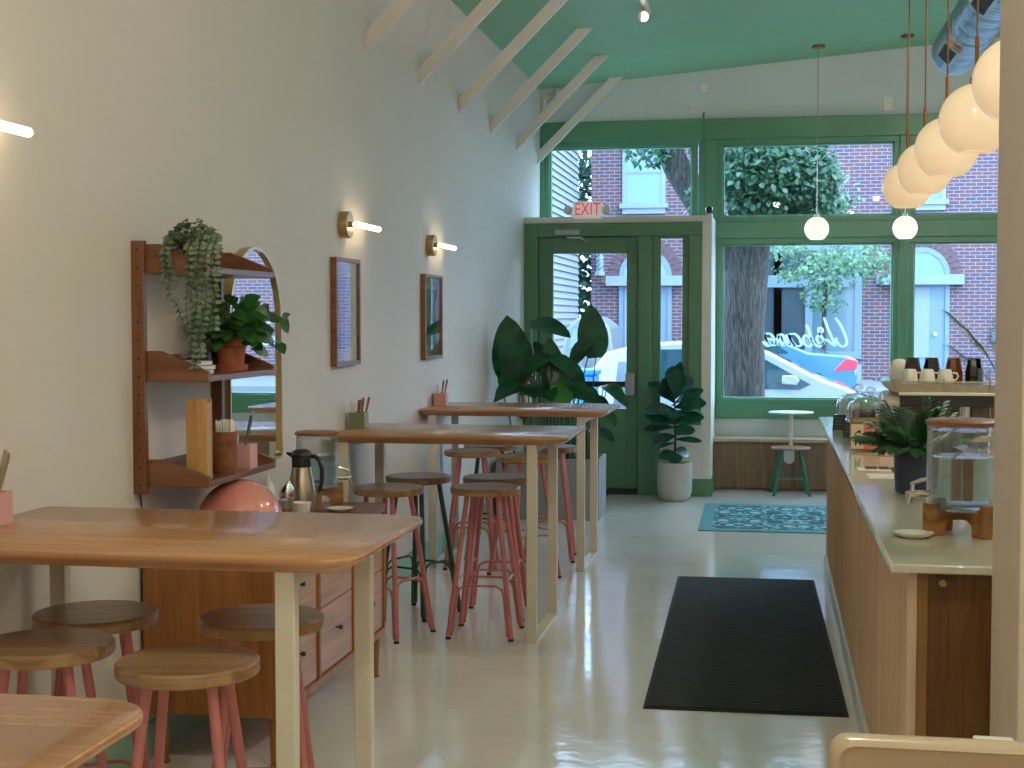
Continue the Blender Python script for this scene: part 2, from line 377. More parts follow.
def rugmat():
    """teal rug with a mirrored flower field and a pale border (pattern in the rug's own coordinates, 1.2 m by 1.5 m half field)"""
    m, nt, b = newmat('floral_rug'); L = nt.links.new; b.inputs['Roughness'].default_value = .95
    def math_(op, a, bb=None, c=None):
        n = nt.nodes.new('ShaderNodeMath'); n.operation = op
        for i, v in enumerate((a, bb, c)):
            if v is None: continue
            if isinstance(v, (int, float)): n.inputs[i].default_value = v
            else: L(v, n.inputs[i])
        return n.outputs[0]
    tc = nt.nodes.new('ShaderNodeTexCoord'); sp = nt.nodes.new('ShaderNodeSeparateXYZ'); L(tc.outputs['Object'], sp.inputs[0])
    ay = math_('ABSOLUTE', sp.outputs['Y']); ax = math_('PINGPONG', sp.outputs['X'], .45)
    cb = nt.nodes.new('ShaderNodeCombineXYZ'); L(ax, cb.inputs[0]); L(math_('MULTIPLY', ay, .75), cb.inputs[1])
    vo = nt.nodes.new('ShaderNodeTexVoronoi'); vo.inputs['Scale'].default_value = 6; L(cb.outputs[0], vo.inputs['Vector'])
    no = nt.nodes.new('ShaderNodeTexNoise'); no.inputs['Scale'].default_value = 7; no.inputs['Detail'].default_value = 1; L(cb.outputs[0], no.inputs['Vector'])
    ra = nt.nodes.new('ShaderNodeValToRGB'); cr = ra.color_ramp; cr.interpolation = 'CONSTANT'
    cr.elements[0].color = lin('#c9a3a0'); cr.elements[1].position = .16; cr.elements[1].color = lin('#8ec3bb')
    for p_, c_ in ((.27, '#2d5a68'), (.5, '#5fa39c'), (.56, '#244b5b')): e = cr.elements.new(p_); e.color = lin(c_)
    L(vo.outputs['Distance'], ra.inputs[0])
    r2 = nt.nodes.new('ShaderNodeValToRGB'); r2.color_ramp.interpolation = 'CONSTANT'; r2.color_ramp.elements[0].color = (0, 0, 0, 1); r2.color_ramp.elements[1].color = (0, 0, 0, 1); r2.color_ramp.elements[1].position = .56
    e = r2.color_ramp.elements.new(.51); e.color = (1, 1, 1, 1); L(no.outputs['Fac'], r2.inputs[0])
    mx = nt.nodes.new('ShaderNodeMix'); mx.data_type = 'RGBA'; L(r2.outputs[0], mx.inputs[0]); L(ra.outputs[0], mx.inputs[6]); mx.inputs[7].default_value = lin('#79b8b2')
    bx = math_('GREATER_THAN', math_('ABSOLUTE', sp.outputs['X']), .66); by = math_('GREATER_THAN', ay, .71)
    bd = math_('MAXIMUM', bx, by)
    m2 = nt.nodes.new('ShaderNodeMix'); m2.data_type = 'RGBA'; L(bd, m2.inputs[0]); L(mx.outputs[2], m2.inputs[6]); m2.inputs[7].default_value = lin('#4f8e90')
    L(m2.outputs[2], b.inputs['Base Color'])
    return m
M['rug'] = rugmat()
def artmat(name, cols, scale):
    m, nt, b = newmat(name); L = nt.links.new; b.inputs['Roughness'].default_value = .5
    tc = nt.nodes.new('ShaderNodeTexCoord'); no = nt.nodes.new('ShaderNodeTexNoise'); no.inputs['Scale'].default_value = scale; no.inputs['Detail'].default_value = 3; no.inputs['Distortion'].default_value = 1.5
    L(tc.outputs['Object'], no.inputs['Vector']); ra = nt.nodes.new('ShaderNodeValToRGB')
    ra.color_ramp.elements[0].position = .3; ra.color_ramp.elements[0].color = lin(cols[0]); ra.color_ramp.elements[1].position = .7; ra.color_ramp.elements[1].color = lin(cols[-1])
    e = ra.color_ramp.elements.new(.5); e.color = lin(cols[1]); L(no.outputs['Fac'], ra.inputs[0]); L(ra.outputs[0], b.inputs['Base Color'])
    return m
M['art1'] = artmat('print_one', ('#2c4150', '#4a5a70', '#7d8894'), 5)
M['art2'] = artmat('print_two', ('#2a3330', '#566058', '#8e948c'), 7)
# ------------------------------------------------------------------ the room
W = -2.28; YW = 14.45; XR = 3.3; YB = -2.6
def cz(x): return 3.935 + .0842 * (x - W)          # sloping ceiling
struct(MB().box(W - .2, XR + .2, YB - .2, YW + .1, -.12, 0).build('floor', M['floor']))
struct(MB().box(W - .2, W, YB - .2, YW + .2, 0, 4.6).build('wall_left', M['wall']))
struct(MB().box(XR, XR + .2, YB - .2, YW + .2, 0, 4.6).build('wall_right', M['wall']))
struct(MB().box(W - .2, XR + .2, YB - .2, YB, 0, 4.6).build('wall_back', M['room']))
struct(MB().prism([(W - .2, cz(W - .2)), (XR + .2, cz(XR + .2)), (XR + .2, cz(XR) + .25), (W - .2, cz(W) + .25)], 'y', YB - .2, YW + .2).build('ceiling', M['ceil']))
struct(MB().box(.558, 1.2, 3.4, 3.8, 0, 4.4).build('wall_pillar', M['pillar'], bevel=.004))
struct(MB().box(W, W + .015, YB, 13.5, 0, .14).build('baseboard_left', M['base'], bevel=.003))
# front wall above and below the glazing
wf = MB()
wf.prism([(W, 3.59), (XR, 3.59), (XR, cz(XR) + .05), (W, cz(W) + .05)], 'y', YW, YW + .2)
wf.box(-.54, XR, YW, YW + .2, -.1, .665)
struct(wf.build('wall_front', M['wallfar']))
t1 = MB()
t1.box(W, XR, YW - .03, YW + .2, 3.40, 3.60)                      # head band
t1.box(-.54, XR, YW - .03, YW + .2, 2.43, 2.59)                   # middle rail
t1.box(-.54, XR, YW - .03, YW + .2, .665, .80)                    # bottom rail
t1.box(-.70, -.52, YW - .03, YW + .2, .665, 3.40)                 # post beside the entry
t1.box(1.215, 1.305, YW - .05, YW + .2, .665, 3.40)               # mullion
t1.box(XR - .1, XR, YW - .03, YW + .2, .665, 3.40)
t1.box(W, -2.245, YW - .03, YW + .2, 2.55, 3.40)
struct(t1.build('trim_1', M['trim'], bevel=.006))
def window(n, x0, x1, z0, z1, f=.055):
    r = thing('window_%d' % n, None, None, ((x0 + x1) / 2, YW + .04, z0), kind='structure')
    m = MB()
    m.box(x0 - f, x1 + f, YW - .005, YW + .12, z1, z1 + f); m.box(x0 - f, x1 + f, YW - .005, YW + .12, z0 - f, z0)
    m.box(x0 - f, x0, YW - .005, YW + .12, z0, z1); m.box(x1, x1 + f, YW - .005, YW + .12, z0, z1)
    # thin inner stop
    g = .014
    m.box(x0, x0 + g, YW + .03, YW + .12, z0, z1); m.box(x1 - g, x1, YW + .03, YW + .12, z0, z1)
    m.box(x0, x1, YW + .03, YW + .12, z1 - g, z1); m.box(x0, x1, YW + .03, YW + .12, z0, z0 + g)
    struct(m.build('window_frame', M['trim'], r, bevel=.004))
    struct(MB().box(x0, x1, YW + .07, YW + .078, z0, z1).build('window_pane', M['glass'], r))
    return r
window(1, -2.19, -.77, 2.60, 3.345)
window(2, -.465, 1.165, 2.645, 3.345)
window(3, 1.36, 3.15, 2.645, 3.345)
window(4, -.465, 1.165, .855, 2.375)
window(5, 1.36, 3.15, .855, 2.375)

# ------------------------------------------------------------------ entry box with the door
YV = 13.5
ve = MB()
ve.box(W, -.532, YV, YW + .2, 2.535, 2.595)                       # lid
ve.box(-.585, -.532, YV + .08, YW + .2, 0, 2.535)                 # cheek
ve.box(-1.0, -.622, YV, YV + .08, .16, .66)                       # white panel below the sidelight
ve.box(-.622, -.532, YV, YV + .08, 0, 2.535)
struct(ve.build('wall_entry', M['white'], bevel=.004))
vt = MB()
vt.box(W, -2.152, YV - .02, YV + .1, 0, 2.535); vt.box(-2.152, -.622, YV - .02, YV + .1, 2.412, 2.535)
vt.box(-1.206, -1.075, YV - .02, YV + .1, 0, 2.412); vt.box(-1.075, -1.0, YV - .02, YV + .1, 0, .66)
vt.box(-.742, -.622, YV - .02, YV + .1, .66, 2.412)
vt.box(-1.0, -.515, YV - .018, YV - .001, 0, .16); vt.box(-.531, -.515, YV - .001, YW - .05, 0, .16)
vt.box(-2.152, -2.13, YV + .09, YV + .1, 0, 2.412); vt.box(-1.23, -1.206, YV + .09, YV + .1, 0, 2.412); vt.box(-2.13, -1.23, YV + .09, YV + .1, 2.385, 2.412)
struct(vt.build('trim_2', M['trimd'], bevel=.006))
r = thing('window_6', None, None, (-.9, YV, .66), kind='structure')
m = MB(); x0, x1, z0, z1 = -1.003, -.803, .80, 2.388
m.box(-1.075, x0, YV + .02, YV + .08, .66, 2.412); m.box(x1, -.742, YV + .02, YV + .08, .66, 2.412)
m.box(x0, x1, YV + .02, YV + .08, z1, 2.412); m.box(x0, x1, YV + .02, YV + .08, .66, z0)
struct(m.build('window_frame', M['trimd'], r, bevel=.004))
struct(MB().box(x0, x1, YV + .05, YV + .056, z0, z1).build('window_pane', M['glass'], r))
d = thing('door_1', None, None, (-1.68, YV + .06, 0), kind='structure')
m = MB(); x0, x1, z0, z1 = -2.014, -1.32, .80, 2.253
m.box(-2.148, x0, YV + .04, YV + .085, .05, 2.405); m.box(x1, -1.21, YV + .04, YV + .085, .05, 2.405)
m.box(x0, x1, YV + .04, YV + .085, z1, 2.405); m.box(x0, x1, YV + .04, YV + .085, .05, z0)
struct(m.build('door_leaf', M['trimd'], d, bevel=.004))
struct(MB().box(x0, x1, YV + .06, YV + .066, z0, z1).build('door_pane', M['glass'], d))
pb = MB().box(-2.02, -1.3, YV - .03, YV + .01, 1.005, 1.06).build('push_bar', M['black'], d, bevel=.006); struct(pb)
struct(MB().box(-1.325, -1.235, YV - .04, YV + .04, .93, 1.14).build('latch_box', M['alu'], pb, bevel=.008))
struct(MB().box(-2.15, -1.21, YV - .02, YV + .1, 0, .05).build('threshold', M['black'], d))
cl = struct(MB().box(-1.99, -1.75, YV - .045, YV + .0, 2.425, 2.475).build('door_closer', M['alu'], d, bevel=.006))
struct(MB().tube([(-1.87, YV - .02, 2.42), (-1.87, YV - .02, 2.40), (-1.74, YV - .07, 2.395), (-1.68, YV - .02, 2.35)], .009).build('closer_arm', M['chrome'], cl))

# ------------------------------------------------------------------ exit sign, camera, boxes on the front wall
e = thing('exit_sign', 'white emergency exit sign with red letters above the door', 'sign', (-1.68, YV - .03, 2.57))
MB().box(-1.815, -1.54, YV - .055, YV - .005, 2.575, 2.735).build('sign_body', M['signwhite'], e, bevel=.02)
text('sign_lettering', 'EXIT', .165, M['red'], e, (-1.678, YV - .058, 2.655), (PI / 2, 0, 0), sx=.72)
for s in (-1, 1):
    x = -1.678 + s * .185
    MB().lathe([(0, -.03), (.03, -.028), (.043, -.01), (.043, .012), (.035, .03), (0, .032)], 0, 0, 0, 20).build('lamp_head', M['white'], e).location
h = [o for o in C.objects if o.name.startswith('lamp_head')]
for o, s in zip(h, (-1, 1)):
    o.rotation_euler = (PI / 2, 0, 0); o.location = (s * .178, -.005, .085)
for o in h:
    for v in o.data.vertices: v.co += Vector(e.location)
c = thing('security_camera', 'small black round camera on a white base on top of the entry box', 'camera', (-.56, YV + .06, 2.595))
MB().lathe([(.035, 0), (.035, .008), (.016, .014), (.016, .02)], -.56, YV + .06, 2.595, 16).build('camera_base', M['white'], c)
MB().lathe([(0.0, 0)] + [(.036 * math.sin(a * PI / 10), .036 - .036 * math.cos(a * PI / 10)) for a in range(1, 10)] + [(0, .072)], -.56, YV + .06, 2.612, 16).build('camera_ball', M['smoke'], c)
tag(MB().tube([(-.655, YW - .045, 3.66), (-.65, YW - .045, 2.62)], .011).build('conduit', M['trim']), 'thin green painted conduit running down the post above the entry box', 'conduit')
tag(MB().box(-.70, -.61, YW - .03, YW, 3.85, 3.95).build('junction_box', M['white'], bevel=.01), 'square white box high on the front wall above the conduit', 'box')
sp = thing('wall_sensor', 'small round white sensor on the front wall over the green band', 'sensor', (-.76, YW, 3.70))
MB().box(-.80, -.72, YW - .012, YW, 3.66, 3.75).build('back_plate', M['white'], sp, bevel=.004)
MB().cyl((-.76, YW - .01, 3.69), (-.76, YW - .06, 3.68), .028, .02).build('sensor_head', M['white'], sp)
op = thing('wall_outlet', 'white switch plate on the front wall over the right hand windows', 'outlet', (1.105, YW, 3.7))
MB().box(1.06, 1.15, YW - .01, YW, 3.635, 3.775).build('cover_plate', M['white'], op, bevel=.004)
for k in (0, 1): MB().box(1.085, 1.125, YW - .014, YW - .009, 3.66 + k * .055, 3.695 + k * .055).build('socket', M['paper'], op, bevel=.003)
cb = thing('cable_box', 'small white box with curved pipe in the ceiling corner by the struts', 'box', (-2.1, YW, 3.86))
MB().box(-2.12, -1.98, YW - .06, YW, 3.83, 3.92).build('box_body', M['white'], cb, bevel=.006)
MB().tube([(-2.12, YW - .03, 3.86), (-2.18, YW - .03, 3.86), (-2.225, YW - .03, 3.84), (-2.24, YW - .03, 3.80), (-2.24, YW - .03, 3.62)], .012).build('pipe', M['white'], cb)

# ------------------------------------------------------------------ slanted struts between wall and ceiling
yb = [8.083, 9.335, 10.588, 11.82, 13.05, 14.258]
for i, y in enumerate(yb):
    p = [(W, 3.168), (W, 3.285), (-1.555, cz(-1.555) + .01), (-1.425, cz(-1.425) + .01)]
    o = MB().prism(p, 'y', y - .012, y + .03).build('ceiling_strut', M['white'], bevel=.002)
    lab = ['white slanted strut nearest the camera, cut off by the top of the photo', 'second white slanted strut from the camera, also cut off by the top of the photo',
           'third white slanted strut from the camera, crossing the ceiling edge', 'fourth white slanted strut from the camera', 'white slanted strut second from the front windows',
           'white slanted strut closest to the front windows'][i]
    tag(o, lab, 'strut', 'slanted struts along the ceiling')

# ------------------------------------------------------------------ high tables
def make_table():
    t = thing('high_table', 'x', 'table')
    # local frame: tabletop x -.64...64, y -.425...425, top at z 1.05
    hx, hy, rc = .645, .42, .10; hl = .615
    def outline(ins, z):
        pts = []
        for cx, cy, a0 in ((hx - rc, hy - rc, 0), (-hl + rc * .4, hy - rc * .4, 90), (-hl + rc * .4, -hy + rc * .4, 180), (hx - rc, -hy + rc, 270)):
            rr = rc if cx > 0 else rc * .4
            for k in range(8):
                a = R(a0 + 90 * k / 7); pts.append((cx + (rr - ins) * math.cos(a), cy + (rr - ins) * math.sin(a), z))
        return pts
    MB().rings([outline(.05, 1.006), outline(.046, 1.008), outline(.005, 1.031), outline(0, 1.036), outline(0, 1.046), outline(.004, 1.05)]).build('tabletop', M['oak'], t, smooth=50)
    for sx in (-1, 1):
        x = .455 if sx > 0 else -.535
        for sy in (-1, 1): MB().box(x - .026, x + .026, sy * .355 - .02, sy * .355 + .02, .012, 1.008).build('leg', M['cream'], t, bevel=.003)
        MB().box(x - .03, x + .03, -.385, .385, 0, .012).build('foot_bar', M['cream'], t, bevel=.002)
        MB().box(x - .026, x + .026, -.335, .335, .97, 1.0).build('cross_rail', M['cream'], t)
    return t
tb = make_table()
TX = -1.635
tb.location = (TX, 7.58, 0); tb['group'] = 'high oak tables along the wall'; tb['label'] = 'second high oak table, with the sage green cutlery box on it'
dup(tb, (-1.66, 3.86, 0), 0, 'large near high oak table with four stools tucked under it')
dup(tb, (-1.66, 9.7, 0), 0, 'farthest high oak table, in front of the big leafy plant')
dup(tb, (-1.575, 1.70, 0), 0, 'high oak table of which only one corner shows at the bottom of the photo')

# ------------------------------------------------------------------ stools
def make_stool(pm):
    t = thing('bar_stool', 'x', 'stool')
    sh = .775; r = .183
    MB().lathe([(0, sh - .036), (r - .004, sh - .036), (r, sh - .031), (r, sh - .006), (r - .006, sh), (0, sh)], n=48).build('seat', M['seat'], t, smooth=30)
    b, tp = .165, .08
    def leg(sx, sy, z): 
        k = z / (sh - .036); h = b + (tp - b) * k; return Vector((sx * h, sy * h, z))
    for sx, sy in ((1, 1), (-1, 1), (-1, -1), (1, -1)):
        MB().tube([leg(sx, sy, .006), leg(sx, sy, sh - .036)], .0135, 12).build('leg', pm, t)
        MB().cyl(leg(sx, sy, 0), leg(sx, sy, .012), .0145).build('foot_cap', M['rubber'], t)
    MB().cyl((0, 0, sh - .044), (0, 0, sh - .036), .125, n=32).build('seat_plate', pm, t)
    cs = [(1, -1), (1, 1), (-1, 1), (-1, -1)]
    for i in range(4):
        a, c2 = cs[i], cs[(i + 1) % 4]; z = .30 if i % 2 == 0 else .275
        A = lambda zz: leg(a[0], a[1], zz); B = lambda zz: leg(c2[0], c2[1], zz)
        d = (B(z) - A(z)).normalized()
        o = .017; pts = [A(.02) + d * o, A(z - .05) + d * o, A(z - .018) + d * (o + .008), A(z) + d * (o + .035), B(z) - d * (o + .035), B(z - .018) - d * (o + .008), B(z - .05) - d * o, B(.02) - d * o]
        MB().tube(pts, .0065, 8).build('foot_rail', pm, t)
    return t
ps = make_stool(M['pink'])
ps.location = (-1.453, 7.385, 0); ps['group'] = 'bar stools at the high tables'; ps['label'] = 'pink stool nearest the camera under the outer end of the second table'
gs = make_stool(M['dgreen'])
gs.location = (-1.92, 7.83, 0); gs.rotation_euler = (0, 0, R(-24)); gs['group'] = ps['group']; gs['label'] = 'dark green stool by the wall under the second table'
for x, y, a, l in [(-1.487, 7.86, 3, 'pink stool right behind the nearest one under the second table'),
                   (-1.945, 7.28, -21, 'pink stool by the glass dispenser at the wall end of the second table'),
                   (-1.975, 4.01, 30, 'brown topped pink stool by the wall on the far side of the near table'),
                   (-1.925, 3.61, 12, 'brown topped pink stool cut by the left edge of the photo at the near table'),
                   (-1.465, 3.485, 8, 'brown topped pink stool nearest the camera at the near table, before the sideboard'),
                   (-1.466, 4.04, 16, 'pink stool half behind the front leg of the near table'),
                   (-1.943, 9.4, 8, 'pink stool at the wall end of the farthest table'),
                   (-1.536, 9.08, 40, 'pale topped pink stool at the near side of the farthest table'),
                   (-1.475, 9.79, 5, 'pink stool behind the legs at the outer end of the farthest table')]:
    dup(ps, (x, y, 0), R(a), l)
dup(gs, (-1.9, 9.84, 0), R(10), 'dark green stool mostly hidden behind the pink one at the farthest table')
wst = dup(gs, (.2, 13.78, 0), R(4), 'low teal green stool with a pale seat beside the window bench', 'window seats')
wst.scale = (1, 1, .575); swap(wst, M['dgreen'], M['tgreen'])

# ------------------------------------------------------------------ wall lights and pictures
def make_sconce():
    t = thing('wall_light', 'x', 'lamp')
    MB().cyl((0, 0, 0), (.05, 0, 0), .073, n=40).build('back_disc', M['brass'], t, bevel=.003)
    MB().cyl((.05, -.02, 0), (.075, -.02, 0), .016).build('socket', M['brass'], t)
    MB().tube([(.09, -.05, 0), (.09, .0, 0), (.09, .43, 0), (.09, .445, 0)], [.012, .0145, .0145, .008], 14).build('light_tube', M['ledtube'], t)
    return t
sc = make_sconce(); sc.location = (W, 7.57, 2.152); sc['label'] = 'brass wall light with glowing tube above the first picture frame'; sc['group'] = 'brass tube wall lights'
dup(sc, (W, 9.585, 2.14), 0, 'brass wall light with glowing tube above the second picture frame')
dup(sc, (W, 3.62, 2.205), 0, 'wall light of which only the glowing tube end shows at the left photo edge')
def picture(y0, y1, z0, z1, art, label):
    t = thing('picture_frame', label, 'picture', (W, (y0 + y1) / 2, z0), 'framed prints on the left wall')
    f = .022; m = MB(); xa, xb = W, W + .035
    m.box(xa, xb, y0, y1, z0, z0 + f); m.box(xa, xb, y0, y1, z1 - f, z1); m.box(xa, xb, y0, y0 + f, z0 + f, z1 - f); m.box(xa, xb, y1 - f, y1, z0 + f, z1 - f)
    m.build('frame', M['dwood'], t, bevel=.002)
    MB().box(xa + .002, xa + .012, y0 + f, y1 - f, z0 + f, z1 - f).build('mount', M['paper'], t)
    MB().box(xa + .012, xa + .014, y0 + f + .075, y1 - f - .075, z0 + f + .075, z1 - f - .075).build('print', art, t)
    MB().box(xa + .022, xa + .025, y0 + f, y1 - f, z0 + f, z1 - f).build('picture_glass', M['picglass'], t)
picture(7.36, 7.82, 1.393, 1.972, M['art1'], 'oak framed print under the nearer wall light')
picture(9.36, 9.88, 1.372, 1.942, M['art2'], 'oak framed dark print under the farther wall light')

# ------------------------------------------------------------------ wall shelf and mirror
s = thing('wall_shelf', 'teak wall shelf unit with three shelves and holed posts', 'shelf', (W, 5.3, 1.0))
for y in (4.955, 5.71):
    pm = MB().box(W, W + .048, y - .015, y + .015, 1.008, 1.93).build('post', M['walnutz'], s, bevel=.002)
    hm = MB()
    for k in range(14): hm.cyl((W + .026, y - .0155, 1.04 + k * .066), (W + .026, y - .014, 1.04 + k * .066), .005, n=10)
    hm.build('peg_hole', M['black'], pm)
for zb, zf, zt in ((1.812, 1.848, 1.918), (1.418, 1.457, 1.53), (1.034, 1.073, 1.133)):
    xf = -1.998
    b = MB().box(W + .005, xf, 4.984, 5.665, zb, zb + .024).build('shelf_board', M['walnuty'], s, bevel=.002)
    for y in (4.973, 5.675):
        MB().prism([(W + .048, zb), (xf, zb), (xf, zf), (xf - .012, zf + .004), (W + .1, zt), (W + .048, zt)], 'y', y - .011, y + .011).build('shelf_side', M['walnut'], s, bevel=.002)
    MB().box(W + .005, W + .02, 5.001, 5.664, zb + .024, zt - .02).build('back_rail', M['walnuty'], s)
mr = thing('wall_mirror', 'tall round-topped mirror in a brass frame behind the wall shelf', 'mirror', (W, 6.1, 1.0))
def pill(y0, y1, z0, z1, rb, n=14):
    rr = (y1 - y0) / 2; pts = []
    for k in range(n + 1): a = PI * k / n; pts.append(((y0 + y1) / 2 + rr * math.cos(a), z1 - rr + rr * math.sin(a)))
    for k in range(5): a = PI + PI / 2 * k / 4; pts.append((y0 + rb + rb * math.cos(a), z0 + rb + rb * math.sin(a)))
    for k in range(5): a = PI * 1.5 + PI / 2 * k / 4; pts.append((y1 - rb + rb * math.cos(a), z0 + rb + rb * math.sin(a)))
    return pts
o1, i1 = pill(5.80, 6.46, 1.0, 1.965, .03), pill(5.812, 6.448, 1.012, 1.953, .02)
m = MB(); X0, X1 = W, W + .045
m.rings([[(X0, a, b) for a, b in o1], [(X1, a, b) for a, b in o1], [(X1, a, b) for a, b in i1], [(X0 + .03, a, b) for a, b in i1]], caps=False)
m.build('mirror_frame', M['brass'], mr, smooth=30)
MB().prism(i1, 'x', X0 + .002, X0 + .03).build('mirror_glass', M['mirror'], mr)

# ------------------------------------------------------------------ things on the wall shelf
def lumpy_pot(mb, cx, cy, z, r0, r1, h, wall=.008):
    mb.lathe([(0, 0), (r0, 0), (r1, h), (r1 - wall, h), (r0 - wall, .02), (0, .02)], cx, cy, z, 32)
zt = 1.836
p = thing('trailing_plant', 'silvery green trailing plant hanging from the top shelf', 'plant', (-2.1, 5.08, zt))
lumpy_pot(m := MB(), -2.1, 5.08, zt, .045, .058, .09); m.build('pot', M['walnut'], p)
MB().cyl((-2.1, 5.08, zt + .06), (-2.1, 5.08, zt + .08), .05).build('soil', M['soil'], p)
fo = MB(); st = MB(); rnd = random.Random(3)
for k in range(300):
    a = rnd.uniform(0, 2 * PI); rr = .088 * math.sqrt(rnd.random()); top = .145 * math.sqrt(max(0, 1 - (rr / .095) ** 2))
    fo.leaf((-2.085 + rr * math.cos(a), 5.05 + rr * math.sin(a), zt + .03 + top * rnd.uniform(.35, 1)), (math.cos(a), math.sin(a), rnd.uniform(-.2, .9)), .028, .026, up=(0, -.6, .8), droop=.5, rows=3)
def strand(pts, n, sz):
    st.tube(pts, .0018, 5)
    for k in range(n):
        t = (k + .5) / n * (len(pts) - 1); i = min(int(t), len(pts) - 2); q = Vector(pts[i]).lerp(Vector(pts[i + 1]), t - i)
        for s_ in (-1, 1):
            a = rnd.uniform(-.5, .5); fo.leaf(q, (math.cos(a) * s_, math.sin(a) * s_, rnd.uniform(-.35, .25)), sz, sz * .85, up=(0, -.75, .6), droop=.5, rows=3)
for x, xe, zl in ((-2.15, -2.10, 1.64), (-2.05, -2.035, 1.46), (-2.06, -2.055, 1.50), (-1.985, -2.02, 1.50), (-1.965, -1.985, 1.60), (-2.02, -2.06, 1.55), (-2.15, -2.14, 1.78), (-1.965, -1.96, 1.70)):
    y = 4.955 - rnd.uniform(0, .03)
    strand([(x * .6 - 2.09 * .4, 5.03, zt + .12), (x, 4.985, zt + .11), (x, y, zt + .06)] + [(x + (xe - x) * (q / 5) ** 1.5 + rnd.uniform(-.015, .015), y + rnd.uniform(-.01, .01), zt + .06 + (zl - zt - .06) * q / 5) for q in range(1, 6)], int((zt + .06 - zl) / .0195) + 4, .024)
fo.build('foliage', M['trail'], p, smooth=60); st.build('stems', M['stem'], p)

zm = 1.442
PX, PY = -2.115, 5.50
p = thing('pothos_plant', 'bushy green heart-leaved plant in a terracotta pot on the middle shelf', 'plant', (PX, PY, zm))
MB().lathe([(0, 0), (.062, 0), (.068, .024), (.062, .024), (0.05, .008), (0, .008)], PX, PY, zm, 32).build('saucer', M['terracotta'], p)
MB().lathe([(0, 0), (.048, 0), (.058, .085), (.064, .086), (.066, .115), (.058, .115), (.054, .09), (0, .09)], PX, PY, zm + .009, 32).build('pot', M['terracotta'], p)
MB().cyl((PX, PY, zm + .09), (PX, PY, zm + .112), .055).build('soil', M['soil'], p)
fo = MB(); st = MB(); rnd = random.Random(12)
def heart(q, d, L, W): fo.leaf(q, d, L, W, up=(.35, -.75, .55), droop=.4, fold=.15, shape='heart')
for k in range(74):
    a = rnd.uniform(0, 2 * PI); el = rnd.uniform(.0, 1.3); L = rnd.uniform(.06, .19)
    d = Vector((math.cos(a) * math.cos(el) * .7, math.sin(a) * math.cos(el) * 1.1, math.sin(el) * .95))
    b0 = Vector((PX, PY, zm + .12)); q = b0 + d * L
    if q.x < W + .03: q.x = W + .03 + rnd.uniform(0, .03)
    st.tube([b0, b0.lerp(q, .6) + Vector((0, 0, .02)), q], .0022, 5)
    heart(q, (d.x * .6 + .3, d.y * .8, d.z * .3 - rnd.uniform(-.1, .6)), rnd.uniform(.065, .095), rnd.uniform(.05, .068))
for pts in ([(5.66, 1.62), (5.80, 1.65), (5.92, 1.64)], [(5.64, 1.57), (5.78, 1.57), (5.88, 1.54)], [(5.62, 1.64), (5.72, 1.70)], [(5.56, 1.59), (5.64, 1.53)]):
    pp = [Vector((PX, PY, zm + .12))] + [Vector((-2.09 + .02 * i, y, z)) for i, (y, z) in enumerate(pts)]
    st.tube(pp, .0024, 5)
    for q in pp[1:]:
        heart(q, (rnd.uniform(.1, .6), .5, rnd.uniform(-.7, .1)), .08, .06); heart(q, (.4, -.4, rnd.uniform(-.5, .4)), .065, .05)
fo.build('foliage', M['pothos'], p, smooth=60); st.build('stems', M['stem'], p)
for k, (dx, dy, l) in enumerate([(0, 0, 'white paperback at the bottom of the small stack beside the terracotta pot'), (.004, .006, 'white paperback in the middle of the small stack beside the terracotta pot'), (-.004, -.003, 'white paperback on top of the small stack beside the terracotta pot')]):
    z = zm + k * .0165
    b = thing('book', l, 'book', (-2.1, 5.2, z), 'white paperbacks on the middle shelf')
    x0, x1, y0, y1 = -2.21 + dx, -2.05 + dx, 5.01 + dy, 5.15 + dy
    MB().box(x0, x1 - .002, y0 + .002, y1 - .002, z + .0015, z + .0145).build('pages', M['paper'], b)
    MB().box(x0, x1, y0, y1, z, z + .0015).build('cover', M['white'], b); MB().box(x0, x1, y0, y1, z + .0145, z + .016).build('cover', M['white'], b)
    MB().box(x1 - .002, x1, y0, y1, z, z + .016).build('spine', M['white'], b)
    C.objects  # one book at a time
zl = 1.058
b = thing('napkin_box', 'tall upright oak box standing at the near end of the bottom shelf', 'box', (-2.045, 5.05, zl))
m = MB(); x0, x1, y0, y1, h = -2.10, -2.022, 5.0, 5.06, .295
m.box(x0, x1, y0, y0 + .008, zl, zl + h); m.box(x0, x1, y1 - .008, y1, zl, zl + h); m.box(x0, x0 + .008, y0 + .008, y1 - .008, zl, zl + h); m.box(x1 - .008, x1, y0 + .008, y1 - .008, zl, zl + h - .012); m.box(x0 + .008, x1 - .008, y0 + .008, y1 - .008, zl, zl + .01)
m.build('box_body', M['lightwood'], b, bevel=.0015)
MB().box(x0 + .012, x1 - .012, y0 + .012, y1 - .012, zl + .01, zl + h - .006).build('napkins', M['dwood'], b)
b = thing('straw_cup', 'brown round cup packed with white straws on the bottom shelf', 'cup', (-2.05, 5.25, zl))
MB().lathe([(0, 0), (.047, 0), (.05, .006), (.05, .16), (.045, .16), (.045, .01), (0, .01)], -2.05, 5.25, zl, 40).build('cup_body', M['dwood'], b)
rnd = random.Random(5)
for k in range(34):
    a = rnd.uniform(0, 2 * PI); rr = .033 * math.sqrt(rnd.random()); x, y = -2.05 + rr * math.cos(a), 5.25 + rr * math.sin(a)
    MB().cyl((x, y, zl + .02), (x + .12 * (x + 2.05), y + .12 * (y - 5.25), zl + .2 + rnd.uniform(-.006, .006)), .0035, n=8).build('straw', M['paper'], b)
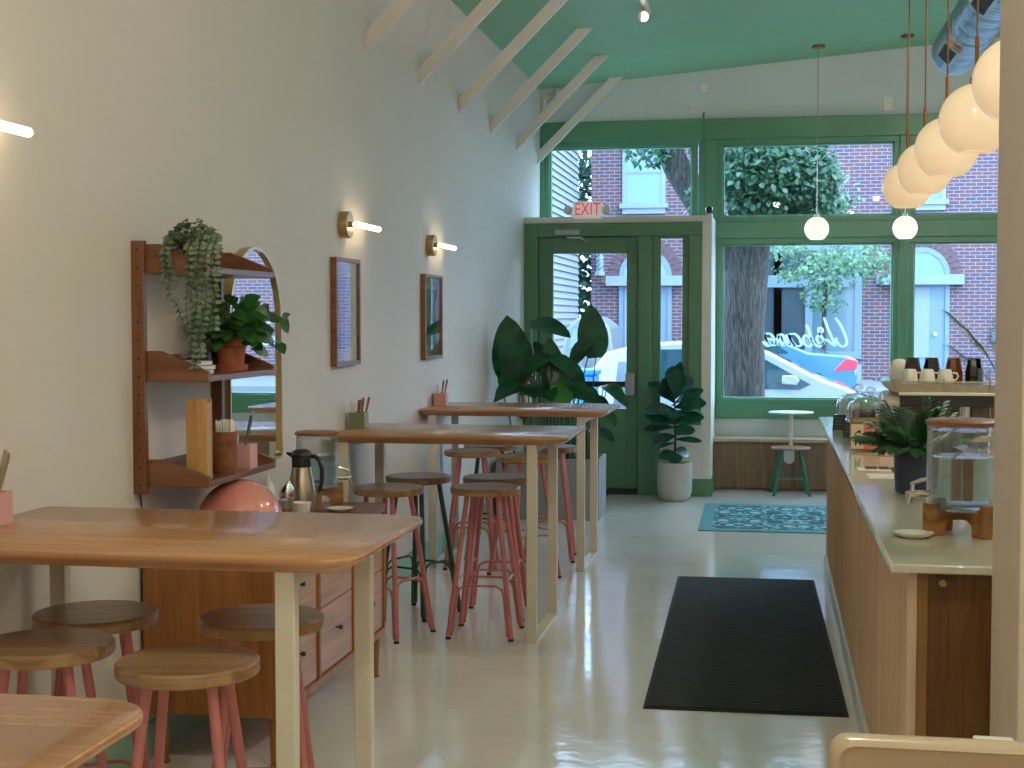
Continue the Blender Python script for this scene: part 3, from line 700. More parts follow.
def cutlery_box(name, label, loc, mat, rz, items, hh=.085, ww=.07, cat='box', grp='cutlery boxes'):
    """small open square box with things standing in it; built in place"""
    x, y, z = loc; t = thing(name, label, cat, loc, grp); w = ww / 2
    m = MB()
    for a, b_, c_, d_ in ((-w, w, -w, -w + .005), (-w, w, w - .005, w), (-w, -w + .005, -w + .005, w - .005), (w - .005, w, -w + .005, w - .005)):
        m.box(x + a, x + b_, y + c_, y + d_, z, z + hh)
    m.box(x - w + .005, x + w - .005, y - w + .005, y + w - .005, z, z + .006)
    m.build('box_body', mat, t, bevel=.0015)
    return t
def fork(label, base, tip, handle, grp, lower=None):
    """cutlery with its handle up"""
    b_, t_ = Vector(base), Vector(tip); t = thing('fork', label, 'cutlery', base, grp); md = b_.lerp(t_, .38)
    MB().tube([b_, md], .0028, 6).build('shank', M['chrome'], t)
    MB().tube([md, md.lerp(t_, .25), md.lerp(t_, .8), t_], [.0035, .0055, .0075, .0055], 8).build('handle', handle, t)
    return t
cutlery_box('cutlery_box', 'small pink box holding a dark handled spoon on the bottom shelf', (-2.045, 5.44, zl), M['pinkbox'], 0, 0, .095, .085)
fork('dark handled spoon leaning out of the pink box on the shelf', (-2.05, 5.43, zl + .007), (-2.045, 5.53, zl + .2), M['black'], 'cutlery in the wall shelf box')
tag(MB().box(-2.076, -2.056, 5.415, 5.418, zl + .007, zl + .135).build('paper_sleeve', M['paper']), 'white paper sleeve standing in the pink box on the shelf', 'paper')
dv = thing('router', 'flat black device with a cable at the back of the bottom shelf', 'device', (-2.2, 5.1, zl))
MB().box(-2.24, -2.11, 5.0, 5.5, zl, zl + .035).build('device_body', M['black'], dv, bevel=.005)
MB().tube([(-2.22, 5.0, zl + .02), (-2.23, 4.985, zl + .04), (-2.245, 4.975, zl + .05), (-2.262, 4.972, zl - .0), (-2.27, 4.98, 1.0), (-2.268, 5.0, .88), (-2.27, 4.99, .83)], .003, 6).build('cable', M['black'], dv)

# ------------------------------------------------------------------ sideboard
s = thing('sideboard', 'long teak sideboard with pale drawers under the wall shelf', 'sideboard', (-2.0, 5.7, 0))
Y0, Y1, X0, X1, Z0, ZT = 4.97, 6.44, -2.262, -1.765, .195, .80
m = MB(); m.box(X0, X1, Y0, Y0 + .022, Z0, ZT - .022); m.box(X0, X1, Y1 - .022, Y1, Z0, ZT - .022); m.box(X0, X1, Y0 + .022, Y1 - .022, Z0, Z0 + .02); m.box(X0, X0 + .01, Y0 + .022, Y1 - .022, Z0 + .02, ZT - .022)
m.build('carcass', M['sb'], s, bevel=.002)
MB().box(X0, X1 + .03, Y0 - .004, Y1 + .004, ZT - .022, ZT).build('top', M['sbtop'], s, bevel=.004)
fr = MB(); xs0, xs1 = X1, X1 + .026
cols = [Y0, 5.46, 5.95, Y1]
fr.box(xs0, xs1, Y0, Y1, Z0, Z0 + .03); fr.box(xs0, xs1, Y0, Y1, ZT - .04, ZT - .022)
for c_ in cols: fr.box(xs0, xs1, max(Y0, c_ - .011), min(Y1, c_ + .011), Z0 + .03, ZT - .04)
fr.build('face_frame', M['sb'], s, bevel=.002)
for i in range(3):
    a, b = cols[i] + .014, cols[i + 1] - .014
    if i == 0: a += .004
    z0, z1 = Z0 + .034, ZT - .044; zm_ = (z0 + z1) / 2
    for za, zb in ((z0, zm_ - .003), (zm_ + .003, z1)):
        dr = MB().box(xs0 - .3, xs0 + .014, a, b, za, zb).build('drawer', M['drawer'], s, bevel=.002)
        yk = (a + b) / 2; zk = (za + zb) / 2 + .02
        MB().cyl((xs0 + .012, yk, zk), (xs0 + .032, yk, zk), .004, n=10).cyl((xs0 + .03, yk, zk), (xs0 + .044, yk, zk), .0105, .008, 14).build('knob', M['black'], dr)
for y in (Y0 + .045, Y1 - .045):
    for x in (X0 + .06, X1 - .01):
        MB().cyl((x, y, Z0), (x, y, .012), .022, .014, 16).cyl((x, y, .012), (x, y, 0), .018, .018, 12).build('leg', M['sb'], s)

zs = .80
b = thing('bread_bin', 'glossy pink dome-shaped bin with chrome lip on the sideboard', 'bin', (-2.02, 5.32, zs))
pr = [(0.172, 0), (.172, .06)] + [(.172 * math.cos(a * PI / 24), .06 + .165 * math.sin(a * PI / 24)) for a in range(1, 12)] + [(0, .225)]
MB().lathe(pr, -2.02, 5.33, zs, 48, .95, 1.08).build('dome', M['pinkgloss'], b, smooth=60)
MB().lathe([(.174, .045), (.178, .05), (.178, .058), (.174, .063)], -2.02, 5.33, zs, 48, .95, 1.08).build('chrome_lip', M['chrome'], b)
MB().cyl((-1.93, 5.462, zs + .115), (-1.922, 5.473, zs + .118), .009).build('button', M['black'], b)
b = thing('thermos_jug', 'brushed steel thermos jug with black lid and handle on the sideboard', 'jug', (-2.017, 6.05, zs))
cx, cy = -2.012, 6.06
MB().lathe([(0, 0), (.062, 0), (.0645, .006), (.0645, .04), (.062, .09), (.052, .15), (.044, .185), (.042, .20), (0, .20)], cx, cy, zs, 40).build('jug_body', M['steel'], b, smooth=50)
MB().lathe([(.043, .20), (.043, .245), (.046, .248), (.046, .255), (.04, .268), (.025, .277), (0, .28)], cx, cy, zs, 32).build('lid', M['black'], b)
sp = MB().rings([[(cx - .035, cy - .012, zs + .235), (cx - .035, cy + .012, zs + .235), (cx - .035, cy + .012, zs + .262), (cx - .035, cy - .012, zs + .262)], [(cx - .068, cy - .008, zs + .257), (cx - .068, cy + .008, zs + .257), (cx - .066, cy + .008, zs + .264), (cx - .066, cy - .008, zs + .264)]]).build('spout', M['black'], b)
MB().tube([(cx + .03, cy, zs + .245), (cx + .06, cy, zs + .247), (cx + .083, cy, zs + .23), (cx + .094, cy, zs + .195), (cx + .093, cy, zs + .15), (cx + .085, cy, zs + .105), (cx + .08, cy, zs + .09)], [.009, .01, .011, .011, .010, .009, .006], 10).build('handle', M['black'], b)
def dispenser(label, cx, cy, z, r, h, legs, level, dirv, tapcol, rot=45):
    t = thing('drink_dispenser', label, 'dispenser', (cx, cy, z))
    zb = z + legs
    g = MB().lathe([(0, 0), (r - .01, 0), (r, .012), (r, h), (r - .005, h), (r - .005, .016), (0, .01)], cx, cy, zb, 48).build('glass_jar', M['jarglass'], t, smooth=50)
    MB().lathe([(0, .012), (r - .008, .016), (r - .007, level), (0, level)], cx, cy, zb, 48).build('water', M['water'], t, smooth=50)
    MB().lathe([(0, 0), (r + .004, 0), (r + .006, .006), (r + .006, .012), (r - .004, .017), (0, .017)], cx, cy, zb + h + .004, 48).build('lid', M['dwood'], t)
    MB().lathe([(0, -.012), (r - .007, -.012), (r - .007, .004), (0, .004)], cx, cy, zb + h, 32).build('lid_seal', M['jarglass'], t)
    m = MB(); w = r * 1.02
    for a in (rot, rot + 90):
        ca, sa = math.cos(R(a)), math.sin(R(a)); hw = .016
        prof = [(-w - .02, 0), (-w - .02, legs + .022), (-w, legs + .022), (-w + .005, legs - .004), (w - .005, legs - .004), (w, legs + .022), (w + .02, legs + .022), (w + .02, 0), (w - .035, 0), (w - .04, legs * .45), (w - .06, legs * .6), (-w + .06, legs * .6), (-w + .04, legs * .45), (-w + .035, 0)]
        P3 = lambda s_, q, zz: (cx + s_ * ca - q * sa, cy + s_ * sa + q * ca, z + zz)
        n = len(prof); off = 0
        # concave outline, so cut into convex strips
        strips = [[0, 1, 2, 3, 11, 12, 13], [3, 4, 10, 11], [4, 5, 6, 7, 8, 9, 10]]
        for st_ in strips:
            k = len(st_); vs = [P3(prof[i][0], -hw, prof[i][1]) for i in st_] + [P3(prof[i][0], hw, prof[i][1]) for i in st_]
            m.add(vs, [(i, (i + 1) % k, k + (i + 1) % k, k + i) for i in range(k)] + [tuple(range(k - 1, -1, -1)), tuple(range(k, 2 * k))])
    m.build('wooden_stand', M['stand'], t, smooth=0)
    d = Vector(dirv).normalized(); q = Vector((cx, cy, zb + .045)) + d * r
    tp = MB().tube([q - d * .004, q + d * .04], .011, 12).tube([q + d * .038, q + d * .055, q + d * .06 + Vector((0, 0, -.03))], [.013, .014, .009], 10).tube([q + d * .045, q + d * .045 + Vector((0, 0, .03))], .006).tube([q + d * .05 + Vector((0, 0, .03)), q + d * .02 + Vector((0, 0, .042)), q - d * .0 + Vector((0, 0, .045)) + d * .004], .006).build('tap', M[tapcol], t)
    return t
dispenser('glass water dispenser on a wooden stand at the far end of the sideboard', -2.005, 6.26, zs, .094, .235, .085, .15, (.95, .3, 0), 'chrome', 20)
tag(MB().lathe([(0, 0), (.035, 0), (.058, .012), (.06, .015), (.056, .015), (.033, .005), (0, .004)], -1.86, 6.13, zs, 32).build('saucer', M['ceramic']), 'white saucer at the far front corner of the sideboard', 'saucer')
tag(MB().lathe([(0, 0), (.025, 0), (.03, .01), (.043, .066), (.041, .068), (.037, .06), (.026, .012), (0, .01)], -1.955, 5.885, zs, 32).build('small_bowl', M['ceramic']), 'cream rim of a small bowl in front of the thermos jug', 'bowl')
j = thing('sugar_shaker', 'glass shaker with slanted metal cap between pink bin and thermos', 'shaker', (-1.985, 5.79, zs))
cx, cy = -1.985, 5.775
MB().lathe([(0, 0), (.03, 0), (.032, .005), (.032, .10), (.029, .11), (.029, .012), (0, .008)], cx, cy, zs, 24).build('glass_body', M['jarglass'], j)
MB().cyl((cx, cy, zs + .01), (cx, cy, zs + .06), .028).build('sugar', M['stand'], j)
m = MB(); n = 20; rg = []
for f, z in ((1, .10), (1.05, .105), (1.02, .13), (.55, .155), (.2, .16)):
    rg.append([(cx + .031 * f * math.cos(2 * PI * k / n), cy + .031 * f * math.sin(2 * PI * k / n), zs + z + (.012 * math.cos(2 * PI * k / n) if z > .12 else 0)) for k in range(n)])
m.rings(rg).build('metal_cap', M['chrome'], j)
bt = thing('sauce_bottle', 'small cream squeeze bottle behind the pink bin', 'bottle', (-2.115, 5.93, zs))
MB().lathe([(0, 0), (.024, 0), (.026, .006), (.026, .12), (.02, .135), (0, .137)], -2.115, 5.93, zs, 24).build('bottle_body', M['paper'], bt)
MB().lathe([(.02, .135), (.018, .145), (.006, .15), (.003, .18), (0, .18)], -2.115, 5.93, zs, 16).build('nozzle', M['ceramic'], bt)

# ------------------------------------------------------------------ cutlery boxes on the tables
zt = 1.05
cutlery_box('cutlery_box', 'pink box of steel cutlery at the left photo edge on the near table', (-2.225, 3.87, zt), M['pinkbox'], 0, 0, .095, .085)
for k, (dx, dy, ex, ey, hh) in enumerate([(-.01, .01, .03, .03, .215), (.005, -.01, .055, .0, .21), (-.02, -.02, -.02, -.02, .20)]):
    fork(['steel fork leaning back in the pink box on the near table', 'steel fork leaning forward in the pink box on the near table', 'steel fork upright at the wall side of the pink box on the near table'][k],
         (-2.225 + dx, 3.87 + dy, zt + .007), (-2.225 + ex, 3.87 + ey, zt + hh), M['steel'], 'cutlery on the near table')
cutlery_box('cutlery_box', 'sage green box of cutlery on the second table', (-2.215, 7.66, zt), M['oliveg'], 0, 0, .085, .088)
for k, (dx, ex, hh) in enumerate([(.0, .012, .155), (.012, .025, .165), (.024, .055, .168), (-.008, -.006, .15)]):
    fork(['second brown handled fork in the green box', 'third brown handled fork in the green box', 'rightmost brown handled fork in the green box, leaning outward', 'first brown handled fork in the green box, beside the paper sleeve'][k],
         (-2.215 + dx, 7.65 + .005 * k, zt + .007), (-2.215 + ex, 7.66 + .01 * k, zt + hh), M['dwood'], 'forks on the second table')
tag(MB().prism([(-2.245, 1.058), (-2.222, 1.058), (-2.238, 1.18), (-2.255, 1.2), (-2.265, 1.19)], 'y', 7.655, 7.66).build('paper_sleeve', M['paper']), 'cream paper sleeve in the green box on the second table', 'paper')
cutlery_box('cutlery_box', 'small pink box of cutlery on the farthest table', (-2.225, 9.72, zt), M['pinkbox'], 0, 0, .085, .085)
for k, (dx, ex, hh) in enumerate([(.0, .02, .175), (.015, .045, .18)]):
    fork(['brown handled fork nearer the wall in the far pink box', 'brown handled fork leaning outward in the far pink box'][k], (-2.225 + dx, 9.715, zt + .007), (-2.225 + ex, 9.725, zt + hh), M['dwood'], 'forks on the farthest table')
tag(MB().prism([(-2.25, 1.058), (-2.228, 1.058), (-2.24, 1.19), (-2.26, 1.19)], 'y', 9.725, 9.73).build('paper_sleeve', M['paper']), 'cream paper sleeve in the pink box on the farthest table', 'paper')
# ------------------------------------------------------------------ floor mats
r = thing('runner_mat', 'long black ribbed runner mat on the pale floor', 'mat', (-.10, 7.65, 0))
cm = (-.115, 7.65)
MB().box(-.408, .408, -1.562, 1.562, .003, .010).build('carpet', M['mat'], None); o = C.objects['carpet']; o.parent = r; o.location = (-.015, 0, 0)
m = MB(); m.box(-.425, -.408, -1.58, 1.58, 0, .006); m.box(.408, .425, -1.58, 1.58, 0, .006); m.box(-.408, .408, -1.58, -1.562, 0, .006); m.box(-.408, .408, 1.562, 1.58, 0, .006)
o = m.build('rubber_edge', M['rubber'], None); o.parent = r; o.location = (-.015, 0, 0)
r.rotation_euler = (0, 0, R(.9))
o = MB().box(-.76, .76, -.83, .83, 0, .008).build('floral_rug', M['rug']); o.location = (.215, 12.1, 0); o.rotation_euler = (0, 0, R(.5)); tag(o, 'teal floral rug on the floor before the window bench', 'rug')
tag(MB().box(-2.2, -1.47, 12.25, 13.42, 0, .012).build('door_mat', M['blackm'], bevel=.003), 'plain black door mat just inside the green door', 'mat')

# ------------------------------------------------------------------ window bench with its little table
b = thing('window_bench', 'long low wooden bench under the front windows', 'bench', (1.3, 14.2, 0))
MB().box(-.545, 3.2, 14.08, 14.10, .012, .462).build('bench_front', M['bench'], b)
MB().box(-.55, 3.2, 14.03, YW - .002, .462, .495).build('bench_seat', M['benchtop'], b, bevel=.004)
MB().box(-.535, -.515, 14.10, YW - .04, 0, .462).box(-.535, 3.2, 14.14, 14.16, 0, .06).build('bench_side', M['blackm'], b)
t = thing('window_table', 'small white round table on a stem fixed to the window bench', 'table', (.205, 14.0, .2))
MB().lathe([(0, .742), (.17, .742), (.21, .750), (.213, .755), (.21, .760), (0, .760)], .205, 14.0, 0, 48).build('tabletop', M['white'], t)
MB().cyl((.205, 14.05, .745), (.205, 14.05, .34), .021, n=20).build('stem', M['white'], t)
m = MB(); ov = [(.19 + .051 * math.cos(2 * PI * k / 28), .335 + .05 * math.sin(2 * PI * k / 28) + (.025 if math.sin(2 * PI * k / 28) > 0 else -.025)) for k in range(28)]
m.prism(ov, 'y', 14.03, 14.08).build('mounting_plate', M['white'], t, bevel=.004)

# ------------------------------------------------------------------ big planter, fig, fire extinguisher
pl = thing('paddle_plant', 'tall dark plant with big paddle leaves in a grey box planter by the door', 'plant', (-1.8, 11.98, 0))
m = MB(); x0, x1, y0, y1, h = -2.21, -1.36, 11.68, 12.22, .50
m.box(x0, x1, y0, y0 + .02, 0, h); m.box(x0, x1, y1 - .02, y1, 0, h); m.box(x0, x0 + .02, y0 + .02, y1 - .02, 0, h); m.box(x1 - .02, x1, y0 + .02, y1 - .02, 0, h); m.box(x0 + .02, x1 - .02, y0 + .02, y1 - .02, 0, .02)
m.build('planter_box', M['planter'], pl, bevel=.004)
MB().box(x0 + .02, x1 - .02, y0 + .02, y1 - .02, h - .06, h - .03).build('soil', M['soil'], pl)
dk, lt, st = MB(), MB(), MB()
def stalk(xb, yb_, p, r=.009):
    a = Vector((xb, yb_, .46)); q = Vector(p); st.tube([a, a.lerp(q, .5) + Vector(((a.x - q.x) * .15, 0, .05)), q], [r, r * .8, r * .5], 6)
def pleaf(base, tip, w, up=(0, -1, .15), droop=.15, light=False, xb=None, fold=.18, yb_=11.98):
    base, tip = Vector(base), Vector(tip); d = tip - base
    ax = d.cross(Vector(up)).normalized()
    d2 = Matrix.Rotation(droop / 2, 3, ax) @ d
    (lt if light else dk).leaf(base, d2, d.length * 1.02, w, up=up, droop=droop, fold=fold, rows=9, shape='paddle')
    stalk(xb if xb is not None else base.x, yb_, base)
# (base x,y,z) -> (tip) : the large leaves as they stand in the photo
pleaf((-2.07, 11.85, 1.10), (-2.13, 11.75, 1.66), .33, (.15, -1, .1), .25, xb=-2.0)
pleaf((-1.42, 11.95, 1.32), (-1.465, 11.93, 1.755), .25, (-.1, -1, .1), .15, xb=-1.48)
pleaf((-1.98, 12.0, 1.60), (-1.62, 11.9, 1.50), .20, (.05, -.55, .8), .75, xb=-1.9)
pleaf((-1.73, 11.95, .98), (-1.80, 11.9, 1.48), .22, (.0, -1, 0), .2, xb=-1.75)
pleaf((-1.46, 12.02, 1.47), (-1.62, 11.92, 1.24), .20, (-.5, -.75, .5), .5, xb=-1.62)
pleaf((-1.77, 11.8, 1.33), (-2.03, 11.7, 1.16), .19, (-.3, -.6, .8), .9, xb=-1.8)
pleaf((-1.77, 11.82, 1.33), (-1.56, 11.75, 1.16), .17, (.3, -.6, .8), .9, xb=-1.76)
pleaf((-2.18, 11.75, 1.08), (-2.17, 11.65, 1.45), .12, (.9, -.6, .1), .2, xb=-2.1)
pleaf((-2.02, 11.75, 1.13), (-2.2, 11.6, .98), .17, (-.2, -.7, .7), .8, xb=-2.0)
pleaf((-1.62, 11.85, 1.12), (-1.47, 11.72, 1.00), .16, (.2, -.6, .8), .7, xb=-1.65)
pleaf((-1.66, 11.85, 1.14), (-1.72, 11.75, .86), .20, (.1, -1, .2), .3, light=True, xb=-1.66)
pleaf((-1.72, 11.9, 1.34), (-1.70, 11.85, .98), .19, (.1, -1, .2), .2, light=False, xb=-1.7)
pleaf((-1.33, 11.75, 1.10), (-1.15, 11.6, .97), .15, (.2, -.5, .8), 1.1, xb=-1.42)
pleaf((-1.30, 11.72, 1.08), (-1.12, 11.66, .93), .13, (.6, -.6, .5), .8, xb=-1.42)
pleaf((-1.47, 11.75, .98), (-1.27, 11.6, .92), .16, (.0, -.55, .9), .6, xb=-1.5)
pleaf((-1.42, 11.7, .90), (-1.20, 11.5, .80), .16, (.3, -.5, .8), .8, xb=-1.45)
pleaf((-1.42, 11.7, .74), (-1.22, 11.55, .66), .13, (.2, -.5, .9), .8, xb=-1.45)
pleaf((-2.0, 11.8, 1.06), (-2.22, 11.62, .97), .16, (-.2, -.5, .9), .7, xb=-2.0)
pleaf((-1.98, 11.85, 1.1), (-1.88, 11.65, 1.0), .2, (.1, -.7, .7), .5, xb=-1.95)
pleaf((-1.86, 11.85, 1.08), (-1.74, 11.65, .98), .2, (.1, -.6, .8), .5, xb=-1.8)
pleaf((-2.15, 11.8, .72), (-2.2, 11.6, .62), .17, (-.1, -.6, .8), .7, xb=-2.1)
pleaf((-1.55, 11.8, 1.04), (-1.36, 11.65, .97), .18, (.1, -.7, .8), .6, xb=-1.7)
pleaf((-1.9, 12.05, 1.2), (-1.95, 12.1, 1.45), .2, (.2, -1, .2), .3, xb=-1.9)
pleaf((-1.62, 12.05, 1.0), (-1.6, 12.0, 1.28), .18, (.3, -1, .2), .3, xb=-1.62)
dk.build('leaves', M['bop'], pl, smooth=60); lt.build('pale_leaf', M['bopl'], pl, smooth=60); st.build('stalks', M['bop'], pl, smooth=60)

fg = thing('fiddle_leaf_fig', 'small fiddle leaf fig in a round grey-white pot by the entry box', 'plant', (-.84, 13.15, 0))
MB().lathe([(0, 0), (.10, 0), (.135, .02), (.155, .08), (.158, .2), (.155, .345), (.14, .345), (.14, .30), (0, .30)], -.84, 13.15, 0, 48).build('pot', M['concrete'], fg, smooth=50)
MB().cyl((-.84, 13.15, .3), (-.84, 13.15, .325), .138, n=32).build('soil', M['soil'], fg)
MB().tube([(-.84, 13.15, .32), (-.835, 13.15, .6), (-.845, 13.15, .98)], [.012, .010, .006], 8).build('trunk', M['bark'], fg)
fo = MB(); rnd = random.Random(21)
for (z, a, el, L, w) in [(.44, 200, -.3, .16, .10), (.46, 20, -.2, .16, .10), (.43, 270, -.5, .15, .12), (.52, 190, -.15, .22, .05), (.55, 350, .1, .26, .06), (.58, 170, -.25, .24, .12), (.60, 10, .35, .22, .10),
                      (.66, 180, .05, .30, .08), (.66, 300, 0, .2, .13), (.70, 200, .2, .26, .09), (.72, 0, .25, .28, .12), (.75, 175, .15, .30, .11), (.78, 25, .15, .30, .12), (.80, 250, .1, .26, .16), (.82, 165, .1, .33, .13),
                      (.84, 350, .3, .30, .14), (.86, 290, .5, .25, .16), (.88, 160, .75, .38, .13), (.88, 20, .55, .32, .10), (.92, 130, 1.0, .27, .14), (.92, 50, .95, .30, .15), (.95, 280, 1.2, .26, .15), (.96, 100, 1.25, .30, .15), (.98, 60, 1.3, .32, .09)]:
    a = R(a + rnd.uniform(-8, 8)); d = (math.cos(a) * math.cos(el), math.sin(a) * math.cos(el), math.sin(el))
    fo.leaf((-.84, 13.15, z), d, L * .95, w * 1.15, up=(rnd.uniform(-.3, .3), -.75, .65), droop=rnd.uniform(.2, .5), fold=.18, rows=8, shape='fiddle')
fo.build('leaves', M['fiddle'], fg, smooth=60)

fe = thing('fire_extinguisher', 'red fire extinguisher on the wall behind the paddle plant', 'extinguisher', (W + .07, 13.2, .8))
MB().lathe([(0, .72), (.05, .72), (.056, .735), (.056, 1.0), (.05, 1.04), (.022, 1.07), (0, 1.07)], W + .057, 13.22, 0, 24).build('cylinder', M['redcan'], fe)
MB().lathe([(.0565, .80), (.0572, .805), (.0572, .93), (.0565, .935)], W + .057, 13.22, 0, 24).build('paper_label', M['paper'], fe)
MB().cyl((W + .062, 13.22, 1.07), (W + .062, 13.22, 1.1), .015).tube([(W + .062, 13.22, 1.1), (W + .1, 13.2, 1.115), (W + .14, 13.18, 1.11)], .008).build('valve', M['black'], fe)

# ------------------------------------------------------------------ service counter
CY0, CY1, CX0, CX1 = 3.97, 9.72, .375, 1.25
ct = thing('service_counter', 'long fluted wood service counter along the right side', 'counter', (.8, 6.8, 0))
m = MB().box(CX0 + .03, CX1, CY0 + .03, CY1 - .02, .1, .975).build('counter_core', M['flute'], ct)
ys = [CY0 + .05 + i * (CY1 - CY0 - .05) / 5 for i in range(6)]
for i in range(5):
    a, b = ys[i] + .001, ys[i + 1] - .001; n = int((b - a) / .019); w = (b - a) / n; pts = []
    for k in range(n):
        for q in (0, .12, .5, .88): pts.append((CX0 + .012 - (.011 * math.sin(PI * (q - .05) / .9) if 0 < q < 1 and q > .05 else 0), a + (k + q) * w))
    pts += [(CX0 + .012, b), (CX0 + .03, b), (CX0 + .03, a)]
    # tall fluted board
    mm = MB(); nn = len(pts); vs = [(x, y, .105) for x, y in pts] + [(x, y, .975) for x, y in pts]
    fs = [(k, (k + 1) % nn, nn + (k + 1) % nn, nn + k) for k in range(nn)]; mm.add(vs, fs)
    mm.build('fluted_panel', M['flute'] if i % 2 else M['flute2'], ct, smooth=50)
MB().box(CX0 - .008, CX0 + .018, CY0, CY0 + .045, .02, .975).build('corner_trim', M['flute2'], ct, bevel=.003)
MB().box(CX0 + .018, CX0 + .046, CY0 - .002, CY0 + .03, .02, .975).build('end_strip', M['endstrip'], ct, bevel=.002)
MB().box(CX0 + .046, CX1, CY0 + .006, CY0 + .03, .02, .975).build('end_panel', M['endpanel'], ct)
MB().cyl((.458, CY0 + .006, .945), (.458, CY0 - .004, .945), .0095, n=20).cyl((.458, CY0 - .004, .945), (.458, CY0 - .006, .945), .005, n=12).build('cable_grommet', M['brass'], ct)
MB().box(CX0 - .012, CX0 + .03, CY0 + .05, CY1 - .02, 0, .1).build('base_board', M['white'], ct, bevel=.006)
tag(MB().box(CX0 - .055, CX1 + .05, CY0 - .04, CY1 + .02, .9755, 1.0).build('countertop', M['quartz'], bevel=.005), 'pale speckled stone worktop on the fluted counter', 'worktop')
zc = 1.0
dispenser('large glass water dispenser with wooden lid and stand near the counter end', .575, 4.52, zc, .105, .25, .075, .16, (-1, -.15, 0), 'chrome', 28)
iv = MB().box(.545, .57, 4.515, 4.54, zc + .10, zc + .225).box(.575, .605, 4.515, 4.54, zc + .10, zc + .225); o = iv.build('refracted_wood', M['dwood'], C.objects['drink_dispenser.001'])  # brown slabs standing in for wood panels refracted through the water
tag(MB().lathe([(0, 0), (.035, 0), (.056, .012), (.059, .016), (.055, .016), (.034, .005), (0, .004)], .425, 4.42, zc, 40).build('saucer', M['ceramic']), 'white saucer on the counter beside the large water dispenser', 'saucer')
p = thing('counter_palm', 'leafy dark palm in a navy pot on the counter', 'plant', (.54, 5.55, zc))
MB().lathe([(0, 0), (.07, 0), (.078, .008), (.082, .15), (.075, .15), (.073, .12), (0, .12)], .54, 5.55, zc, 48).build('pot', M['navy'], p)
MB().cyl((.54, 5.55, zc + .12), (.54, 5.55, zc + .135), .073, n=32).build('soil', M['soil'], p)
fo = MB(); st = MB(); rnd = random.Random(8)
for k in range(56):
    a = rnd.uniform(0, 2 * PI); el = rnd.uniform(.65, 1.5); L = rnd.uniform(.16, .25)
    d = Vector((math.cos(a) * math.cos(el), math.sin(a) * math.cos(el), math.sin(el))); b0 = Vector((.54 + .03 * math.cos(a), 5.55 + .03 * math.sin(a), zc + .13))
    pts = [b0 + d * L * t - Vector((0, 0, .10 * t * t * (1.3 - el * .75))) for t in (0, .25, .5, .75, 1)]
    st.tube(pts, [.003, .0026, .002, .0016, .001], 5)
    for q in range(9):
        t = .3 + .7 * q / 8; i = min(int(t * 4), 3); pos = pts[i].lerp(pts[i + 1], t * 4 - i); tn = (pts[i + 1] - pts[i]).normalized(); sd = tn.cross(Vector((0, 0, 1))).normalized()
        for s_ in (-1, 1): fo.leaf(pos, tn * .8 + sd * s_ * .8 + Vector((0, 0, -.15)), .075 * (1.1 - .4 * t), .012, up=(0, -.7, .7), droop=.5, fold=.15, rows=3, shape='blade')
fo.build('fronds', M['palm'], p, smooth=60); st.build('stems', M['stem'], p)
# menu board
mn = thing('menu_stand', 'framed SUMMER DRINKS menu card in a wooden foot on the counter', 'menu', (.466, 7.2, zc))
MB().box(.42, .51, 7.19, 7.235, zc, zc + .014).build('wooden_foot', M['stand'], mn, bevel=.003)
MB().box(.386, .552, 7.205, 7.213, zc + .01, zc + .168).build('menu_board', M['menub'], mn, bevel=.001)
pg = MB().box(.392, .452, 7.202, 7.206, zc + .016, zc + .135).build('picture_panel', M['menup'], mn)
po = MB().box(.453, .546, 7.202, 7.206, zc + .016, zc + .135).build('price_panel', M['menuo'], mn)
text('menu_title', 'SUMMER DRINKS', .0175, M['gold'], mn, (.469, 7.203, zc + .152), (PI / 2, 0, 0), ext=.0005)
m = MB(); m.prism([(.41, 1.03), (.414, 1.03), (.424, 1.055), (.436, 1.03), (.44, 1.03), (.434, 1.07), (.43, 1.085), (.418, 1.075), (.41, 1.085)], 'y', 7.2005, 7.203); m.prism([(.428, 1.09), (.438, 1.092), (.436, 1.108), (.426, 1.106)], 'y', 7.2005, 7.203); m.prism([(.404, 1.084), (.412, 1.084), (.43, 1.1), (.425, 1.104)], 'y', 7.2005, 7.203)
m.build('printed_figure', M['ink'], mn)
m = MB()
for k in range(5): m.box(.46, .46 + (.05, .065, .045, .06, .05)[k], 7.2005, 7.203, zc + .03 + k * .021, zc + .036 + k * .021)
m.build('price_lines', M['berry'], mn)
tag(MB().box(.512, .62, 7.0, 7.06, zc, zc + .082).build('pink_box', M['pinkbox'], bevel=.004), 'plain pink box in front of the menu stand beside the palm', 'box')
for k, (x0, x1, y0, y1, l) in enumerate([(.375, .60, 6.33, 6.46, 'pale menu sheet lying under the photo cards on the counter'), (.40, .62, 6.02, 6.2, 'pale printed sheet lying on the counter nearest the navy pot')]):
    o = MB().box(x0, x1, y0, y1, zc, zc + .0012).build('paper_sheet', M['paper']); tag(o, l, 'paper', 'papers on the counter')
for k, (x0, x1, y0, y1) in enumerate([(.41, .46, 6.38, 6.48), (.468, .51, 6.38, 6.48), (.515, .61, 6.3, 6.45)]):
    o = MB().box(x0, x1, y0, y1, zc + .0012, zc + .004).build('photo_card', M['ink' if k < 2 else 'choc']); tag(o, ['dark photo card at the aisle edge of the sheet', 'middle dark photo card on the sheet', 'wide brown photo card on the sheet beside the navy pot'][k], 'card', 'photo cards on the counter')
